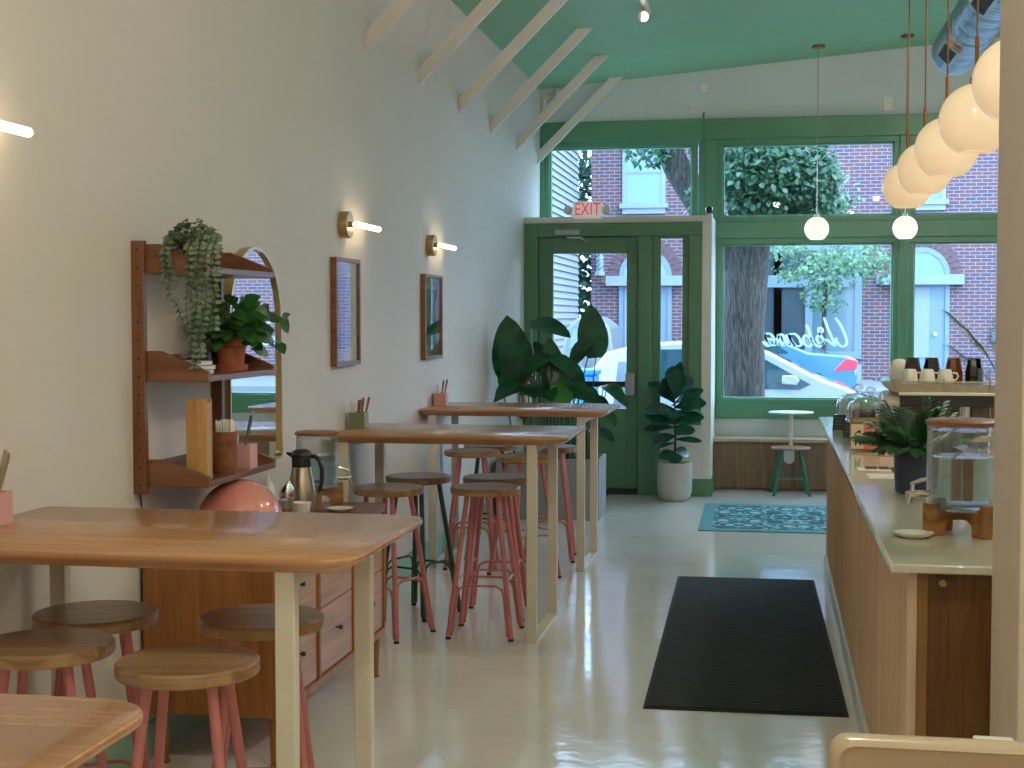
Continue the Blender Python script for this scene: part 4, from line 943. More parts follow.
def price_sign(x, y, w, h, rz, label):
    t = thing('price_sign', label, 'sign', (x, y, zc), 'black price signs by the cakes'); ca, sa = math.cos(rz), math.sin(rz)
    Q = lambda u, v, z: (x + u * ca - v * sa, y + u * sa + v * ca, zc + z)
    for nm, y0, y1, o0, o1 in (('sign_face', -.03, .0, 0, h), ('rear_leg', .045, .0, 0, h * .96)):
        vs = [Q(-w / 2, y0, 0), Q(w / 2, y0, 0), Q(w / 2, y1, o1), Q(-w / 2, y1, o1), Q(-w / 2, y0 + .004, 0), Q(w / 2, y0 + .004, 0), Q(w / 2, y1 + .004, o1), Q(-w / 2, y1 + .004, o1)]
        MB().add(vs, [(0, 1, 2, 3), (7, 6, 5, 4), (0, 4, 5, 1), (1, 5, 6, 2), (2, 6, 7, 3), (3, 7, 4, 0)]).build(nm, M['black'], t)
    m = MB()
    for k in range(3):
        z = h * (.35 + .2 * k); yy = -.03 + .03 * z / h - .002; u0, u1 = -w * .35, w * (.3 - .1 * (k % 2))
        m.add([Q(u0, yy, z), Q(u1, yy, z), Q(u1, yy + .002, z + .005), Q(u0, yy + .002, z + .005)], [(0, 1, 2, 3)])
    m.build('chalk_lines', M['chalk'], t, smooth=0)
price_sign(.405, 8.62, .075, .088, R(-14), 'black price sign standing nearest the counter edge')
price_sign(.43, 8.1, .06, .082, R(-10), 'black price sign half hidden behind the menu stand')
def cloche(x, y, label, cakes):
    t = thing('cake_stand', label, 'cake stand', (x, y, zc), 'glass domed cake stands')
    MB().lathe([(0, 0), (.06, 0), (.062, .006), (.02, .016), (.015, .05), (.04, .064), (.125, .068), (.142, .078), (.14, .082), (.12, .074), (0, .073)], x, y, zc, 40).build('glass_foot', M['jarglass'], t, smooth=60)
    g = MB(); n = 48; prof = [(.122, .076), (.125, .10), (.123, .15), (.112, .18), (.085, .2), (.03, .212), (.012, .215)]
    g.rings([[(x + rr * (1 + .025 * math.cos(12 * 2 * PI * k / n)) * math.cos(2 * PI * k / n), y + rr * (1 + .025 * math.cos(12 * 2 * PI * k / n)) * math.sin(2 * PI * k / n), zc + z) for k in range(n)] for rr, z in prof], caps=False)
    dm = g.build('glass_dome', M['dome'], t, smooth=60)
    MB().lathe([(.012, .213), (.01, .222), (.026, .238), (.028, .25), (.018, .264), (0, .267)], x, y, zc, 20).build('dome_knob', M['dome'], dm, smooth=60)
cloche(.515, 8.72, 'scalloped glass cake dome closer to the window', 0)
cloche(.56, 8.36, 'scalloped glass cake dome closer to the coffee machine', 0)
for k, (x, y, r_, h, mt, l) in enumerate([(.47, 8.68, .028, .05, 'berry', 'reddish muffin under the farther glass dome'), (.53, 8.76, .032, .045, 'berry', 'second reddish muffin under the farther glass dome')]):
    q = thing('muffin', l, 'cake', (x, y, zc + .074), 'muffins under the glass dome')
    MB().lathe([(0, 0), (r_ * .75, 0), (r_, h * .6), (0, h * .6)], x, y, zc + .074, 20).build('paper_case', M['ink'], q)
    MB().lathe([(r_, h * .6), (r_ * 1.12, h * .72), (r_ * .8, h * .98), (0, h * 1.05)], x, y, zc + .074, 20).build('muffin_top', M[mt], q)
tag(MB().lathe([(0, 0), (.062, 0), (.066, .01), (.064, .055), (.05, .066), (0, .068)], .525, 8.36, zc + .074, 30).build('chocolate_cake', M['choc'], bevel=.002), 'dark chocolate cake under the nearer glass dome', 'cake')
m = MB(); pts = [(.60 + .03 * math.cos(R(a)), 8.28 + .0, zc + .092 + .008 * math.sin(R(a))) for a in range(0, 181, 30)]
m.tube([(.595, 8.30, zc + .094), (.61, 8.29, zc + .097), (.63, 8.29, zc + .1), (.65, 8.30, zc + .097), (.66, 8.31, zc + .094)], [.008, .017, .021, .016, .006], 12)
tag(m.build('bread_roll', M['pastry']), 'tan pastry roll at the side of the nearer glass dome', 'pastry')

# coffee machine
e = thing('coffee_machine', 'espresso machine with cup tray on the counter behind the palm', 'coffee machine', (.86, 7.75, zc))
X0, X1, Y0, Y1 = .60, 1.10, 7.5, 8.0
MB().box(X0 + .05, X1, Y0 + .16, Y1, zc + .05, zc + .285).build('machine_body', M['grille'], e, bevel=.006)
MB().box(X0 + .04, X1, Y0 + .02, Y1, zc + .03, zc + .06).build('drip_tray', M['steel'], e, bevel=.003)
MB().box(X0 + .05, X1, Y0 + .01, Y1 - .02, zc + .205, zc + .262).build('group_cover', M['black'], e, bevel=.005)
MB().box(X0 + .04, X1 + .01, Y0 - .0, Y1, zc + .262, zc + .278).build('light_bar', M['ceramic'], e, bevel=.004)
MB().prism([(X0 + .01, zc + .278), (X1 + .03, zc + .278), (X1 + .03, zc + .315), (X0 - .03, zc + .325)], 'y', Y0 + .02, Y1 - .02).build('cup_tray', M['steel'], e, bevel=.002)
m = MB(); 
for a in (X0 + .02, X0 + .26, X1 - .02): m.cyl((a, Y0 + .015, zc + .29), (a, Y0 + .015, zc + .345), .004, n=8)
m.tube([(X0 - .03, Y0 + .015, zc + .33), (X1 + .03, Y0 + .015, zc + .33)], .0035, 6).build('tray_rail', M['steel'], e)
MB().box(X0 - .075, X0 + .03, Y0 + .05, Y1 - .1, zc + .33, zc + .336).build('tray_wing', M['jarglass'], e)
rg = []
for x, f in ((X0 - .03, .75), (X0 - .018, .93), (X0 + .01, 1), (X0 + .05, 1)):
    rg.append([(x, Y0 + .25 + .2 * f * math.cos(a) * (1 if abs(math.cos(a)) < .8 else .97), zc + .225 + .05 * f * math.sin(a)) for a in [2 * PI * k / 24 for k in range(24)]])
MB().rings(rg).build('side_panel', M['ceramic'], e, smooth=50)
MB().box(X0 + .03, X0 + .06, Y0 + .05, Y1, zc, zc + .12).box(X1 - .06, X1 - .02, Y0 + .05, Y1, zc, zc + .12).build('machine_foot', M['black'], e)
for k, x in enumerate((.80, .97)):
    g = MB().cyl((x, Y0 + .09, zc + .205), (x, Y0 + .09, zc + .15), .034, n=24).build('group_head', M['chrome'], e)
    MB().cyl((x, Y0 + .09, zc + .15), (x, Y0 + .09, zc + .125), .037, n=24).tube([(x, Y0 + .06, zc + .138), (x, Y0 - .0, zc + .135)], .008).build('portafilter', M['steel'], g)
    MB().tube([(x, Y0, zc + .135), (x - .0, Y0 - .03, zc + .133), (x - .005, Y0 - .11, zc + .12)], [.012, .016, .013], 12).build('handle', M['stand'], g)
zt = zc + .322
def mug(x, y, label):
    t = thing('coffee_cup', label, 'cup', (x, y, zt), 'white cups upside down on the coffee machine')
    MB().lathe([(.041, 0), (.042, .004), (.034, .058), (.028, .07), (0, .072)], x, y, zt, 28).build('cup_body', M['ceramic'], t, smooth=50)
    MB().tube([(x + .037, y, zt + .052), (x + .058, y, zt + .05), (x + .064, y, zt + .035), (x + .056, y, zt + .018), (x + .039, y, zt + .014)], .0045, 8).build('handle', M['ceramic'], t)
for x, l in ((.70, 'white upturned cup at the window end of the tray front row'), (.785, 'middle white upturned cup in the tray front row'), (.872, 'white upturned cup with its handle showing, last of the front row')): mug(x, 7.58, l)
def tumbler(x, y, mt, l, r_=.045, h=.125):
    t = MB().lathe([(r_, 0), (r_ * 1.04, .01), (r_ * 1.02, h * .4), (r_ * .74, h * .97), (r_ * .68, h), (0, h)], x, y, zt, 9).build('tumbler', M[mt], smooth=15)
    tag(t, l, 'glass', 'dark tumblers upside down on the coffee machine')
for x, mt, l in ((.725, 'smoke', 'black faceted tumbler behind the window end cup'), (.82, 'smoke', 'black faceted tumbler behind the middle cup'), (.93, 'amber', 'amber faceted tumbler with a painted-in glow among the black ones'), (1.03, 'smoke', 'black faceted tumbler last in the back row')): tumbler(x, 7.72, mt, l)
tag(MB().lathe([(.04, 0), (.05, .03), (.05, .07), (.038, .10), (.02, .112), (0, .114)], .672, 7.86, zt, 28).build('upturned_bowl', M['ceramic'], smooth=50), 'white upturned round bowl at the window end of the machine tray', 'bowl')
tag(MB().lathe([(.03, 0), (.034, .075), (.031, .075), (.027, .006), (0, .006)], 1.06, 7.57, zt, 20).build('shot_glass', M['jarglass']), 'small clear glass at the pillar end of the machine tray', 'glass')
g = thing('coffee_grinder', 'coffee grinder with a black capped hopper, cut by the pillar', 'grinder', (1.21, 7.62, zc))
MB().box(1.15, 1.27, 7.56, 7.74, zc, zc + .33).build('grinder_body', M['steel'], g, bevel=.012)
MB().lathe([(.035, .33), (.06, .40), (.062, .53), (0, .53)], 1.20, 7.63, zc, 28).build('hopper', M['smoke'], g)
MB().lathe([(.065, .53), (.066, .565), (.05, .575), (0, .575)], 1.20, 7.63, zc, 28).build('hopper_lid', M['black'], g)
p = thing('tall_palm', 'palm with arching fronds poking out from behind the pillar', 'plant', (1.36, 8.8, zc))
MB().lathe([(0, 0), (.08, 0), (.1, .2), (.09, .2), (.085, .17), (0, .17)], 1.36, 8.8, zc, 32).build('pot', M['terracotta'], p)
fo = MB(); st = MB()
for ang, el, L, dr in ((185, 1.32, .62, .34), (90, 1.2, .6, .3), (0, 1.1, .6, .3), (330, 1.2, .6, .3), (178, .95, .42, .12)):
    a = R(ang); d = Vector((math.cos(a) * math.cos(el), math.sin(a) * math.cos(el), math.sin(el))); b0 = Vector((1.36, 8.8, zc + .17))
    pts = [b0 + d * L * t + Vector((math.cos(a), math.sin(a), -.6)) * dr * .5 * t * t for t in (0, .25, .5, .75, 1)]
    st.tube(pts, [.005, .004, .003, .002, .0012], 5)
    for q in range(16):
        t = .45 + .55 * q / 15; i = min(int(t * 4), 3); pos = pts[i].lerp(pts[i + 1], t * 4 - i); tn = (pts[i + 1] - pts[i]).normalized(); sd = tn.cross(Vector((0, 0, 1))).normalized()
        for s_ in (-1, 1): fo.leaf(pos, tn + sd * s_ * .55 + Vector((0, 0, -.1)), .17 * (1.15 - .5 * t), .014, droop=.4, fold=.1, rows=3, shape='blade')
fo.build('fronds', M['treeleaf2'], p, smooth=60); st.build('stems', M['stem'], p)

# ------------------------------------------------------------------ hanging globes, duct, spots
def globe(x, y, z, r, mat, rod, label, grp, rodlen=.16):
    t = thing('globe_pendant', label, 'lamp', (x, y, z), grp); top = cz(x)
    pr = [(r * math.sin(R(a)), -r * math.cos(R(a))) for a in range(30, 171, 7)]
    pr = [(pr[0][0] * .92, pr[0][1] + .01)] + pr + [(.0, r)]
    MB().lathe(pr, x, y, z, 48).build('glass_globe', mat, t, smooth=60)
    MB().cyl((x, y, z + r - .004), (x, y, z + r + .02), .022, n=20).build('cap', rod, t)
    MB().cyl((x, y, z + r + .02), (x, y, z + r + rodlen), .0075, n=10).build('rod', rod, t)
    MB().cyl((x, y, z + r + rodlen), (x, y, top - .015), .0035, n=8).build('cord', rod, t)
    MB().cyl((x, y, top - .022), (x, y, top + .01), .06, n=32).build('ceiling_rose', M['bronze'], t)
for i, l in enumerate(('glowing globe lamp farthest down the row over the counter', 'second glowing globe from the window end of the counter row', 'middle glowing globe of the counter row', 'second largest glowing globe, next to the pillar edge one', 'largest glowing globe, cut by the pillar edge')):
    globe(.695, 7.80 - .852 * i, 2.332, .126, M['globe'], M['bronze'], l, 'globe lamps over the counter')
globe(.42, 13.8, 2.475, .112, M['globew'], M['steel'], 'small white globe lamp before the middle of the front window', 'globe lamps before the window', .03)
globe(1.215, 13.8, 2.475, .112, M['globew'], M['steel'], 'small white globe lamp before the window mullion, below the counter row', 'globe lamps before the window', .03)
dt = thing('air_duct', 'round spiral metal air duct hanging under the green ceiling', 'duct', (1.33, 9, 3.62))
dx, dz, dr = 1.335, 3.62, .17
pts = MB(); n = 40; rg = []
L0, L1 = 4.0, 11.25; k_ = 64
for i in range(k_ * 2 + 1):
    y = L0 + (L1 - L0) * i / (k_ * 2); rr = dr - (.006 if i % 2 else 0)
    rg.append([(dx + rr * math.cos(2 * PI * q / n), y, dz + rr * math.sin(2 * PI * q / n)) for q in range(n)])
pts.rings(rg).build('spiral_pipe', M['duct'], dt, smooth=20)
sm = MB()
for i in range(0, 90):
    y = L0 + .04 + (L1 - L0 - .06) * i / 90
    sm.rings([[(dx + (dr + .003) * math.cos(2 * PI * q / n), yy, dz + (dr + .003) * math.sin(2 * PI * q / n)) for q in range(n)] for yy in (y, y + .014)], caps=False)
sm.build('spiral_seam', M['seam'], dt, smooth=20)
for y in (10.3, 8.6, 6.6):
    m = MB(); a0 = R(205); a1 = R(245)
    for a, b_ in ((a0, a1),):
        qs = [a + (b_ - a) * k / 6 for k in range(7)]
        top = [(dx + (dr + .03) * math.cos(q), dz + (dr + .03) * math.sin(q)) for q in qs]; bot = [(dx + (dr - .01) * math.cos(q), dz + (dr - .01) * math.sin(q)) for q in reversed(qs)]
        m.prism(top + bot, 'y', y, y + .5)
    m.build('air_register', M['steel'], dt); 
    MB().prism([(dx + (dr + .031) * math.cos(q), dz + (dr + .031) * math.sin(q)) for q in (R(210), R(215), R(220), R(225), R(230), R(235), R(240))] + [(dx + (dr + .02) * math.cos(q), dz + (dr + .02) * math.sin(q)) for q in (R(240), R(225), R(210))], 'y', y + .03, y + .47).build('register_slot', M['blackm'], dt)
for y in (10.3, 8.2, 5.6): MB().cyl((dx, y, dz + dr), (dx, y, cz(dx) + .01), .006).build('hanger', M['blackm'], dt)
sl = thing('track_light', 'small white ceiling spotlight near the top of the photo', 'lamp', (-.96, 11.2, cz(-.96)))
xs, ys_ = -.955, 11.2; zt2 = cz(xs)
MB().box(xs - .02, xs + .02, ys_ - .5, ys_ + .25, zt2 - .03, zt2 + .005).build('track', M['white'], sl)
MB().cyl((xs, ys_, zt2 - .02), (xs, ys_, zt2 - .07), .012).build('swivel', M['white'], sl)
MB().cyl((xs + .0, ys_ + .05, zt2 - .055), (xs - .01, ys_ - .07, zt2 - .11), .038, .042, 24).build('lamp_head', M['white'], sl)
MB().cyl((xs - .01, ys_ - .0705, zt2 - .1102), (xs - .011, ys_ - .073, zt2 - .1112), .034, n=24).build('lens', M['spot'], sl)

# ------------------------------------------------------------------ cream moulded chair in the lower right corner
ch = thing('moulded_chair', 'glossy cream moulded plastic chair in the lower right corner', 'chair', (.42, 2.75, 0))
def shell(ins, y, zt_, zb_):
    x0, x1 = .125 + ins, .70 - ins; r_ = .035; pts = []
    for cx_, cz_, a0 in ((x1 - r_, zt_ - ins - r_, 0), (x0 + r_, zt_ - ins - r_, 90)):
        for k in range(7): a = R(a0 + 15 * k); pts.append((cx_ + r_ * math.cos(a), y, cz_ + r_ * math.sin(a)))
    pts += [(x0, y, zb_), (x1, y, zb_)]; return pts
zt_ = .832
MB().rings([shell(0, 2.90, zt_, .42), shell(-.004, 2.89, zt_, .42), shell(-.006, 2.872, zt_, .42), shell(0, 2.858, zt_, .42), shell(.012, 2.852, zt_, .43), shell(.02, 2.868, zt_, .44), shell(.028, 2.885, zt_, .45)]).build('backrest', M['creamplastic'], ch, smooth=70)
MB().box(.16, .665, 2.44, 2.87, .42, .452).build('seat', M['creamplastic'], ch, bevel=.015, seg=3)
for x, y in ((.18, 2.46), (.645, 2.46), (.18, 2.85), (.645, 2.85)): MB().cyl((x, y, .425), (x + (.02 if x > .4 else -.02), y + (.02 if y > 2.6 else -.02), 0), .016, .012).build('leg', M['steel'], ch)
MB().box(.395, .47, 2.885, 2.908, zt_ - .03, zt_ + .006).build('clip', M['white'], ch, bevel=.004)
ch.rotation_euler = (0, 0, 0)
# ------------------------------------------------------------------ writing on the window glass (read from the street, so mirrored from inside)
def px(u, v):   # letter grid -> point on the pane, u to the right seen from inside
    return (-.192 + u * .00103, YW + .066, 1.772 - v * .00108)
def brush(m, pts, w):
    # smooth the stroke and give it the width of a broad brush
    P = [Vector((p[0], p[1], 0)) for p in pts]; out = []
    for i in range(len(P) - 1):
        p0 = P[max(i - 1, 0)]; p1 = P[i]; p2 = P[i + 1]; p3 = P[min(i + 2, len(P) - 1)]
        for k in range(6):
            t = k / 6; out.append(.5 * ((2 * p1) + (p2 - p0) * t + (2 * p0 - 5 * p1 + 4 * p2 - p3) * t * t + (3 * p1 - p0 - 3 * p2 + p3) * t ** 3))
    out.append(P[-1]); n = len(out); vs = []
    for i, q in enumerate(out):
        tn = (out[min(i + 1, n - 1)] - out[max(i - 1, 0)]).normalized(); sd = Vector((-tn.y, tn.x, 0))
        ww = w * (.55 + .45 * abs(tn.y)) * (1 if 0 < i < n - 1 else .5)
        for s_ in (-1, 1): vs.append(px(*(q + sd * s_ * ww / 2)[:2]))
    m.add(vs, [(2 * i, 2 * i + 1, 2 * i + 3, 2 * i + 2) for i in range(n - 1)])
lt = thing('window_lettering', 'white script lettering Urbana on the front window, mirrored from inside', 'lettering', px(530, 250))
for nm, strokes in (('letter', [[(795, 110), (845, 175), (890, 270), (905, 340), (870, 372), (825, 345), (800, 290)], [(690, 105), (730, 210), (775, 310), (800, 365), (770, 350), (720, 310), (690, 330)]]),
                    ('letter', [[(700, 340), (660, 350), (625, 300), (650, 262), (680, 225), (655, 200), (640, 225), (660, 270), (690, 320), (650, 372), (600, 345)]]),
                    ('letter', [[(530, 172), (560, 250), (590, 330), (600, 345)], [(592, 330), (560, 372), (515, 350), (500, 300), (525, 268), (560, 290), (580, 320)]]),
                    ('letter', [[(500, 340), (470, 365), (430, 365), (385, 310), (370, 265), (420, 258), (465, 300), (480, 345)], [(365, 262), (385, 320), (420, 372), (400, 372), (360, 350)]]),
                    ('letter', [[(260, 262), (285, 320), (310, 362), (330, 345)], [(340, 362), (320, 290), (300, 262), (275, 275), (250, 320), (255, 362)], [(340, 262), (355, 320), (372, 362)]]),
                    ('letter', [[(250, 345), (225, 362), (190, 350), (150, 300), (145, 262), (190, 258), (225, 300), (238, 350)], [(140, 258), (155, 320), (180, 360), (160, 366), (120, 325)]])):
    m = MB()
    for s_ in strokes: brush(m, s_, 26)
    m.build(nm, M['decal'], lt, smooth=0)
o = text('small_word', 'café', .075, M['decal'], lt, px(705, 425), (PI / 2, 0, PI), ext=.0003)

# ------------------------------------------------------------------ street
ZG = -.16
struct(MB().box(-30, 30, YW + .1, 18.6, ZG - .1, ZG + .08).build('sidewalk', M['sidewalk']))
struct(MB().box(-30, 30, 18.6, 35.5, ZG - .2, ZG - .06).build('road', M['asphalt']))
struct(MB().box(-30, 30, 35.5, 60, ZG - .1, ZG + .06).build('sidewalk_opposite', M['sidewalk']))
F = 42.0
fb = thing('brick_building', 'brick building with white arched doorways across the street', 'building', (2, F, 0))
MB().box(-5.13, 16, F, F + 8, ZG, 10.5).build('brick_wall', M['brick'], fb)
MB().box(8.35, 16, F - .3, F, ZG, 10.5).build('brick_pier', M['brick'], fb)
MB().box(-5.13, 2.55, F - .08, F, ZG, .35).build('stone_base', M['facwhite'], fb)
def upper_window(xc, z0, z1, w):
    f = MB(); f.box(xc - w / 2 - .12, xc - w / 2, F - .08, F + .02, z0, z1 + .12); f.box(xc + w / 2, xc + w / 2 + .12, F - .08, F + .02, z0, z1 + .12); f.box(xc - w / 2, xc + w / 2, F - .08, F + .02, z1, z1 + .12)
    f.box(xc - w / 2 - .2, xc + w / 2 + .2, F - .16, F + .02, z0 - .14, z0); f.box(xc - w / 2 - .12, xc + w / 2 + .12, F - .1, F, z0 - .3, z0 - .14); f.box(xc - w / 2, xc + w / 2, F - .07, F, (z0 + z1) / 2 - .03, (z0 + z1) / 2 + .03)
    a = f.build('upper_window', M['facwhite'], fb)
    MB().box(xc - w / 2, xc + w / 2, F - .03, F - .01, z0, z1).build('pane', M['fasky'], a)
for xc in (-3.6, .5, 4.16, 8.2): upper_window(xc, 4.95, 6.75, 1.0)
def arched_door(xc):
    a = MB()
    for k in range(17):   # ring of bricks on edge
        t0, t1 = PI * k / 17 + .012, PI * (k + 1) / 17 - .012; r0, r1 = .76, 1.08
        pts = [(xc + r0 * math.cos(t0), 2.86 + r0 * math.sin(t0)), (xc + r1 * math.cos(t0), 2.86 + r1 * math.sin(t0)), (xc + r1 * math.cos(t1), 2.86 + r1 * math.sin(t1)), (xc + r0 * math.cos(t1), 2.86 + r0 * math.sin(t1))]
        a.prism(pts, 'y', F - .03, F + .02)
    a.build('arch_bricks', M['brickarch'], fb)
    hood = MB().box(xc - 1.12, xc + 1.12, F - .3, F + .02, 2.58, 2.86).build('door_hood', M['facwhite'], fb)
    ring = MB(); n = 20
    ring.prism([(xc + .76 * math.cos(PI * k / n), 2.86 + .76 * math.sin(PI * k / n)) for k in range(n + 1)] + [(xc + .64 * math.cos(PI * k / n), 2.86 + .64 * math.sin(PI * k / n)) for k in range(n, -1, -1)], 'y', F - .07, F + .02)
    # split ring into quads so the outline stays clean
    ring = MB()
    for k in range(n):
        t0, t1 = PI * k / n, PI * (k + 1) / n
        ring.prism([(xc + .62 * math.cos(t0), 2.86 + .62 * math.sin(t0)), (xc + .76 * math.cos(t0), 2.86 + .76 * math.sin(t0)), (xc + .76 * math.cos(t1), 2.86 + .76 * math.sin(t1)), (xc + .62 * math.cos(t1), 2.86 + .62 * math.sin(t1))], 'y', F - .07, F + .02)
    ring.box(xc - .76, xc - .64, F - .07, F + .02, ZG, 2.58); ring.box(xc + .64, xc + .76, F - .07, F + .02, ZG, 2.58)
    dfm = ring.build('arched_frame', M['facblue'], fb)
    MB().prism([(xc + .63 * math.cos(PI * k / n), 2.86 + .63 * math.sin(PI * k / n)) for k in range(n + 1)], 'y', F - .03, F - .01).build('fanlight', M['fasky'], dfm)
    dd = MB().box(xc - .64, xc + .64, F - .02, F + .0, ZG, 2.58).build('street_door', M['facblue'], fb)
    MB().box(xc - .60, xc + .22, F - .05, F - .02, .55, 2.5).build('door_panel', M['facwhite'], dd)
    MB().cyl((xc + .38, F - .02, 1.2), (xc + .38, F - .1, 1.2), .05).build('knob', M['steel'], dd)
arched_door(4.16); arched_door(-3.55)
# shop window between the doors
sw = MB(); x0, x1, z0, z1 = -1.2, 2.54, .62, 3.55
for a, b in ((x0, x0 + .14), (.1, .32), (.80, .95) if False else (.1, .32), (x1 - .2, x1)): sw.box(a, b, F - .1, F + .02, z0, z1)
for a, b in ((z0 - .12, z0 + .08), (2.52, 2.86), (z1, z1 + .14)): sw.box(x0, x1, F - .11, F + .02, a, b)
sw.box(.98, 1.18, F - .1, F + .02, z0, 2.52); sw.box(1.28, 1.34, F - .1, F + .02, 2.86, z1)
sh = sw.build('shop_window', M['facblue'], fb)
MB().box(x0, .1, F - .03, F - .01, z0, z1).build('pane', M['facdark'], sh); MB().box(.32, .98, F - .03, F - .01, z0, 2.52).build('pane', M['facdark'], sh)
MB().box(1.18, x1 - .2, F - .03, F - .01, z0, 2.52).build('pane', M['facglass'], sh); MB().box(.32, 1.28, F - .03, F - .01, 2.86, z1).build('pane', M['facdark'], sh); MB().box(1.34, x1 - .2, F - .03, F - .01, 2.86, z1).build('pane', M['facglass'], sh)
MB().box(1.9, 2.1, F - .025, F - .005, z0, 2.3).build('curtain', M['menup'], sh)
MB().box(6.05, 6.32, F - .08, F, 1.0, 1.28).build('meter_box', M['facdark'], fb)
MB().box(2.93, 3.03, F - .06, F, 2.6, 2.86).build('house_number', M['facwhite'], fb)
bp = thing('barber_pole', 'small striped barber pole on the brick wall beside the left doorway', 'sign', (-4.85, F - .2, 2.9))
MB().lathe([(0, 2.85), (.14, 2.88), (.14, 2.98), (.1, 3.0), (.1, 3.5), (.14, 3.52), (.14, 3.6), (.05, 3.68), (0, 3.7)], -4.85, F - .2, 0, 20).build('pole', M['facwhite'], bp)
m = MB()
for s_ in range(3): m.tube([(-4.85 + .108 * math.cos(t / 3 + s_ * 2), F - .2 + .108 * math.sin(t / 3 + s_ * 2), 3.02 + t * .022) for t in range(22)], .02, 5)
m.build('stripe', M['carb'], bp); MB().box(-4.9, -4.8, F - .2, F, 3.2, 3.3).build('bracket', M['facdark'], bp)
# white house farther left
hs = thing('white_house', 'white clapboard house wall seen at the left of the door glass', 'building', (-7.4, 38, 0))
m = MB(); m.box(-9.5, -5.46, 36, 41.5, ZG, 9)
for k in range(50): m.prism([(-5.46, ZG + k * .18), (-5.41, ZG + k * .18), (-5.46, ZG + k * .18 + .175)], 'y', 36.1, 41.5)
m.build('clapboard_wall', M['siding'], hs, smooth=0)
MB().box(-9.7, -5.3, 35.7, 41.8, 9, 9.3).build('roof', M['facdark'], hs)
MB().box(-5.48, -5.40, 35.98, 36.1, ZG, 9).build('corner_board', M['facwhite'], hs)
def tree(name, label, trunk, r0, blobs, leafm, n, size, seed, grp=None):
    t = thing(name, label, 'tree', trunk[0][0], grp); rnd = random.Random(seed); tm = MB()
    tm.tube(trunk[0], r0, 18)
    tr = tm.build('trunk', M['bark'], t, smooth=60)
    if len(trunk) > 1:
        for b_, rr in zip(trunk[1::2], trunk[2::2]): MB().tube(b_, rr, 12).build('branch', M['bark'], t, smooth=60)
    f = MB(); tot = sum(b_[3] for b_ in blobs)
    for (c_, rx, rz, wgt) in blobs:
        for k in range(int(n * wgt / tot)):
            while True:
                q = Vector((rnd.uniform(-1, 1), rnd.uniform(-1, 1), rnd.uniform(-1, 1)))
                if q.length < 1: break
            f.leaf((c_[0] + q.x * rx, c_[1] + q.y * rx, c_[2] + q.z * rz), (rnd.uniform(-1, 1), rnd.uniform(-1, 1), rnd.uniform(-1, .3)), size * rnd.uniform(.7, 1.2), size * rnd.uniform(.55, .75), up=(rnd.uniform(-.5, .5), -.6, 1), droop=.3, fold=.15, rows=3)
    f.build('crown', leafm, t, smooth=60)
tree('street_tree', 'big street tree with thick bark trunk right outside the window',
     [[(-.31, 17.4, ZG), (-.315, 17.4, .6), (-.31, 17.4, 1.6), (-.27, 17.4, 2.5), (-.22, 17.4, 3.6), (-.1, 17.5, 5)],
      [(-.30, 17.4, 2.1), (-.50, 17.38, 2.55), (-.80, 17.3, 2.95), (-1.08, 17.2, 3.4), (-1.28, 17.1, 3.85), (-1.5, 17.0, 4.4)], [.2, .19, .17, .165, .15, .12],
      [(-.22, 17.4, 3.2), (.25, 17.6, 3.8), (.8, 17.8, 4.4)], [.1, .07, .04]],
     [.31, .265, .25, .27, .2, .15],
     [((-.15, 16.9, 3.3), .5, .55, 3.2), ((.38, 17.1, 3.25), .42, .5, 2.2), ((-.2, 17.6, 4.3), 1.1, .9, 2.5), ((-1.75, 17.2, 4.05), .6, .35, .5), ((-.86, 16.9, 2.95), .1, .3, .1), ((-1.4, 16.9, 3.6), .3, .2, .2), ((.62, 17.5, 2.95), .3, .25, .35), ((1.3, 17.8, 4.7), 1.0, .7, 1.0), ((-2.6, 17.4, 4.7), .9, .6, .8)],
     M['treeleaf'], 8500, .095, 4)
tree('young_tree', 'slim pale green young tree in front of the shop window across the street',
     [[(1.45, 39.6, ZG), (1.42, 39.6, 1.5), (1.45, 39.6, 2.6), (1.5, 39.6, 3.4)]], [.07, .06, .05, .02],
     [((1.35, 39.6, 2.9), 1.3, .5, 2), ((2.1, 39.6, 3.25), 1.2, .45, 1.6), ((1.4, 39.6, 2.2), .6, .5, .8), ((.5, 39.6, 3.5), 1.0, .3, .8), ((2.9, 39.6, 3.0), .6, .4, .5), ((1.3, 39.6, 4.9), 1.2, 1.0, 1.0)], M['treeleaf2'], 1500, .16, 6)
tree('gap_tree', 'dark green tree in the gap between the white house and the brick building',
     [[(-6.3, 46, ZG), (-6.3, 46, 3), (-6.2, 46, 6)]], [.2, .16, .1], [((-6.2, 46, 5), .95, 2.5, 2), ((-6.2, 46, 2.2), .9, 1.5, 1)], M['treeleaf'], 1500, .3, 9)
tree('gap_tree', 'crown of street tree seen high in the right hand transom', [[(9.8, 30, ZG), (9.8, 30, 3), (9.8, 30, 5)]], [.2, .16, .1], [((9.8, 30, 6.5), 2.0, 1.5, 1)], M['treeleaf'], 500, .3, 10) if False else None
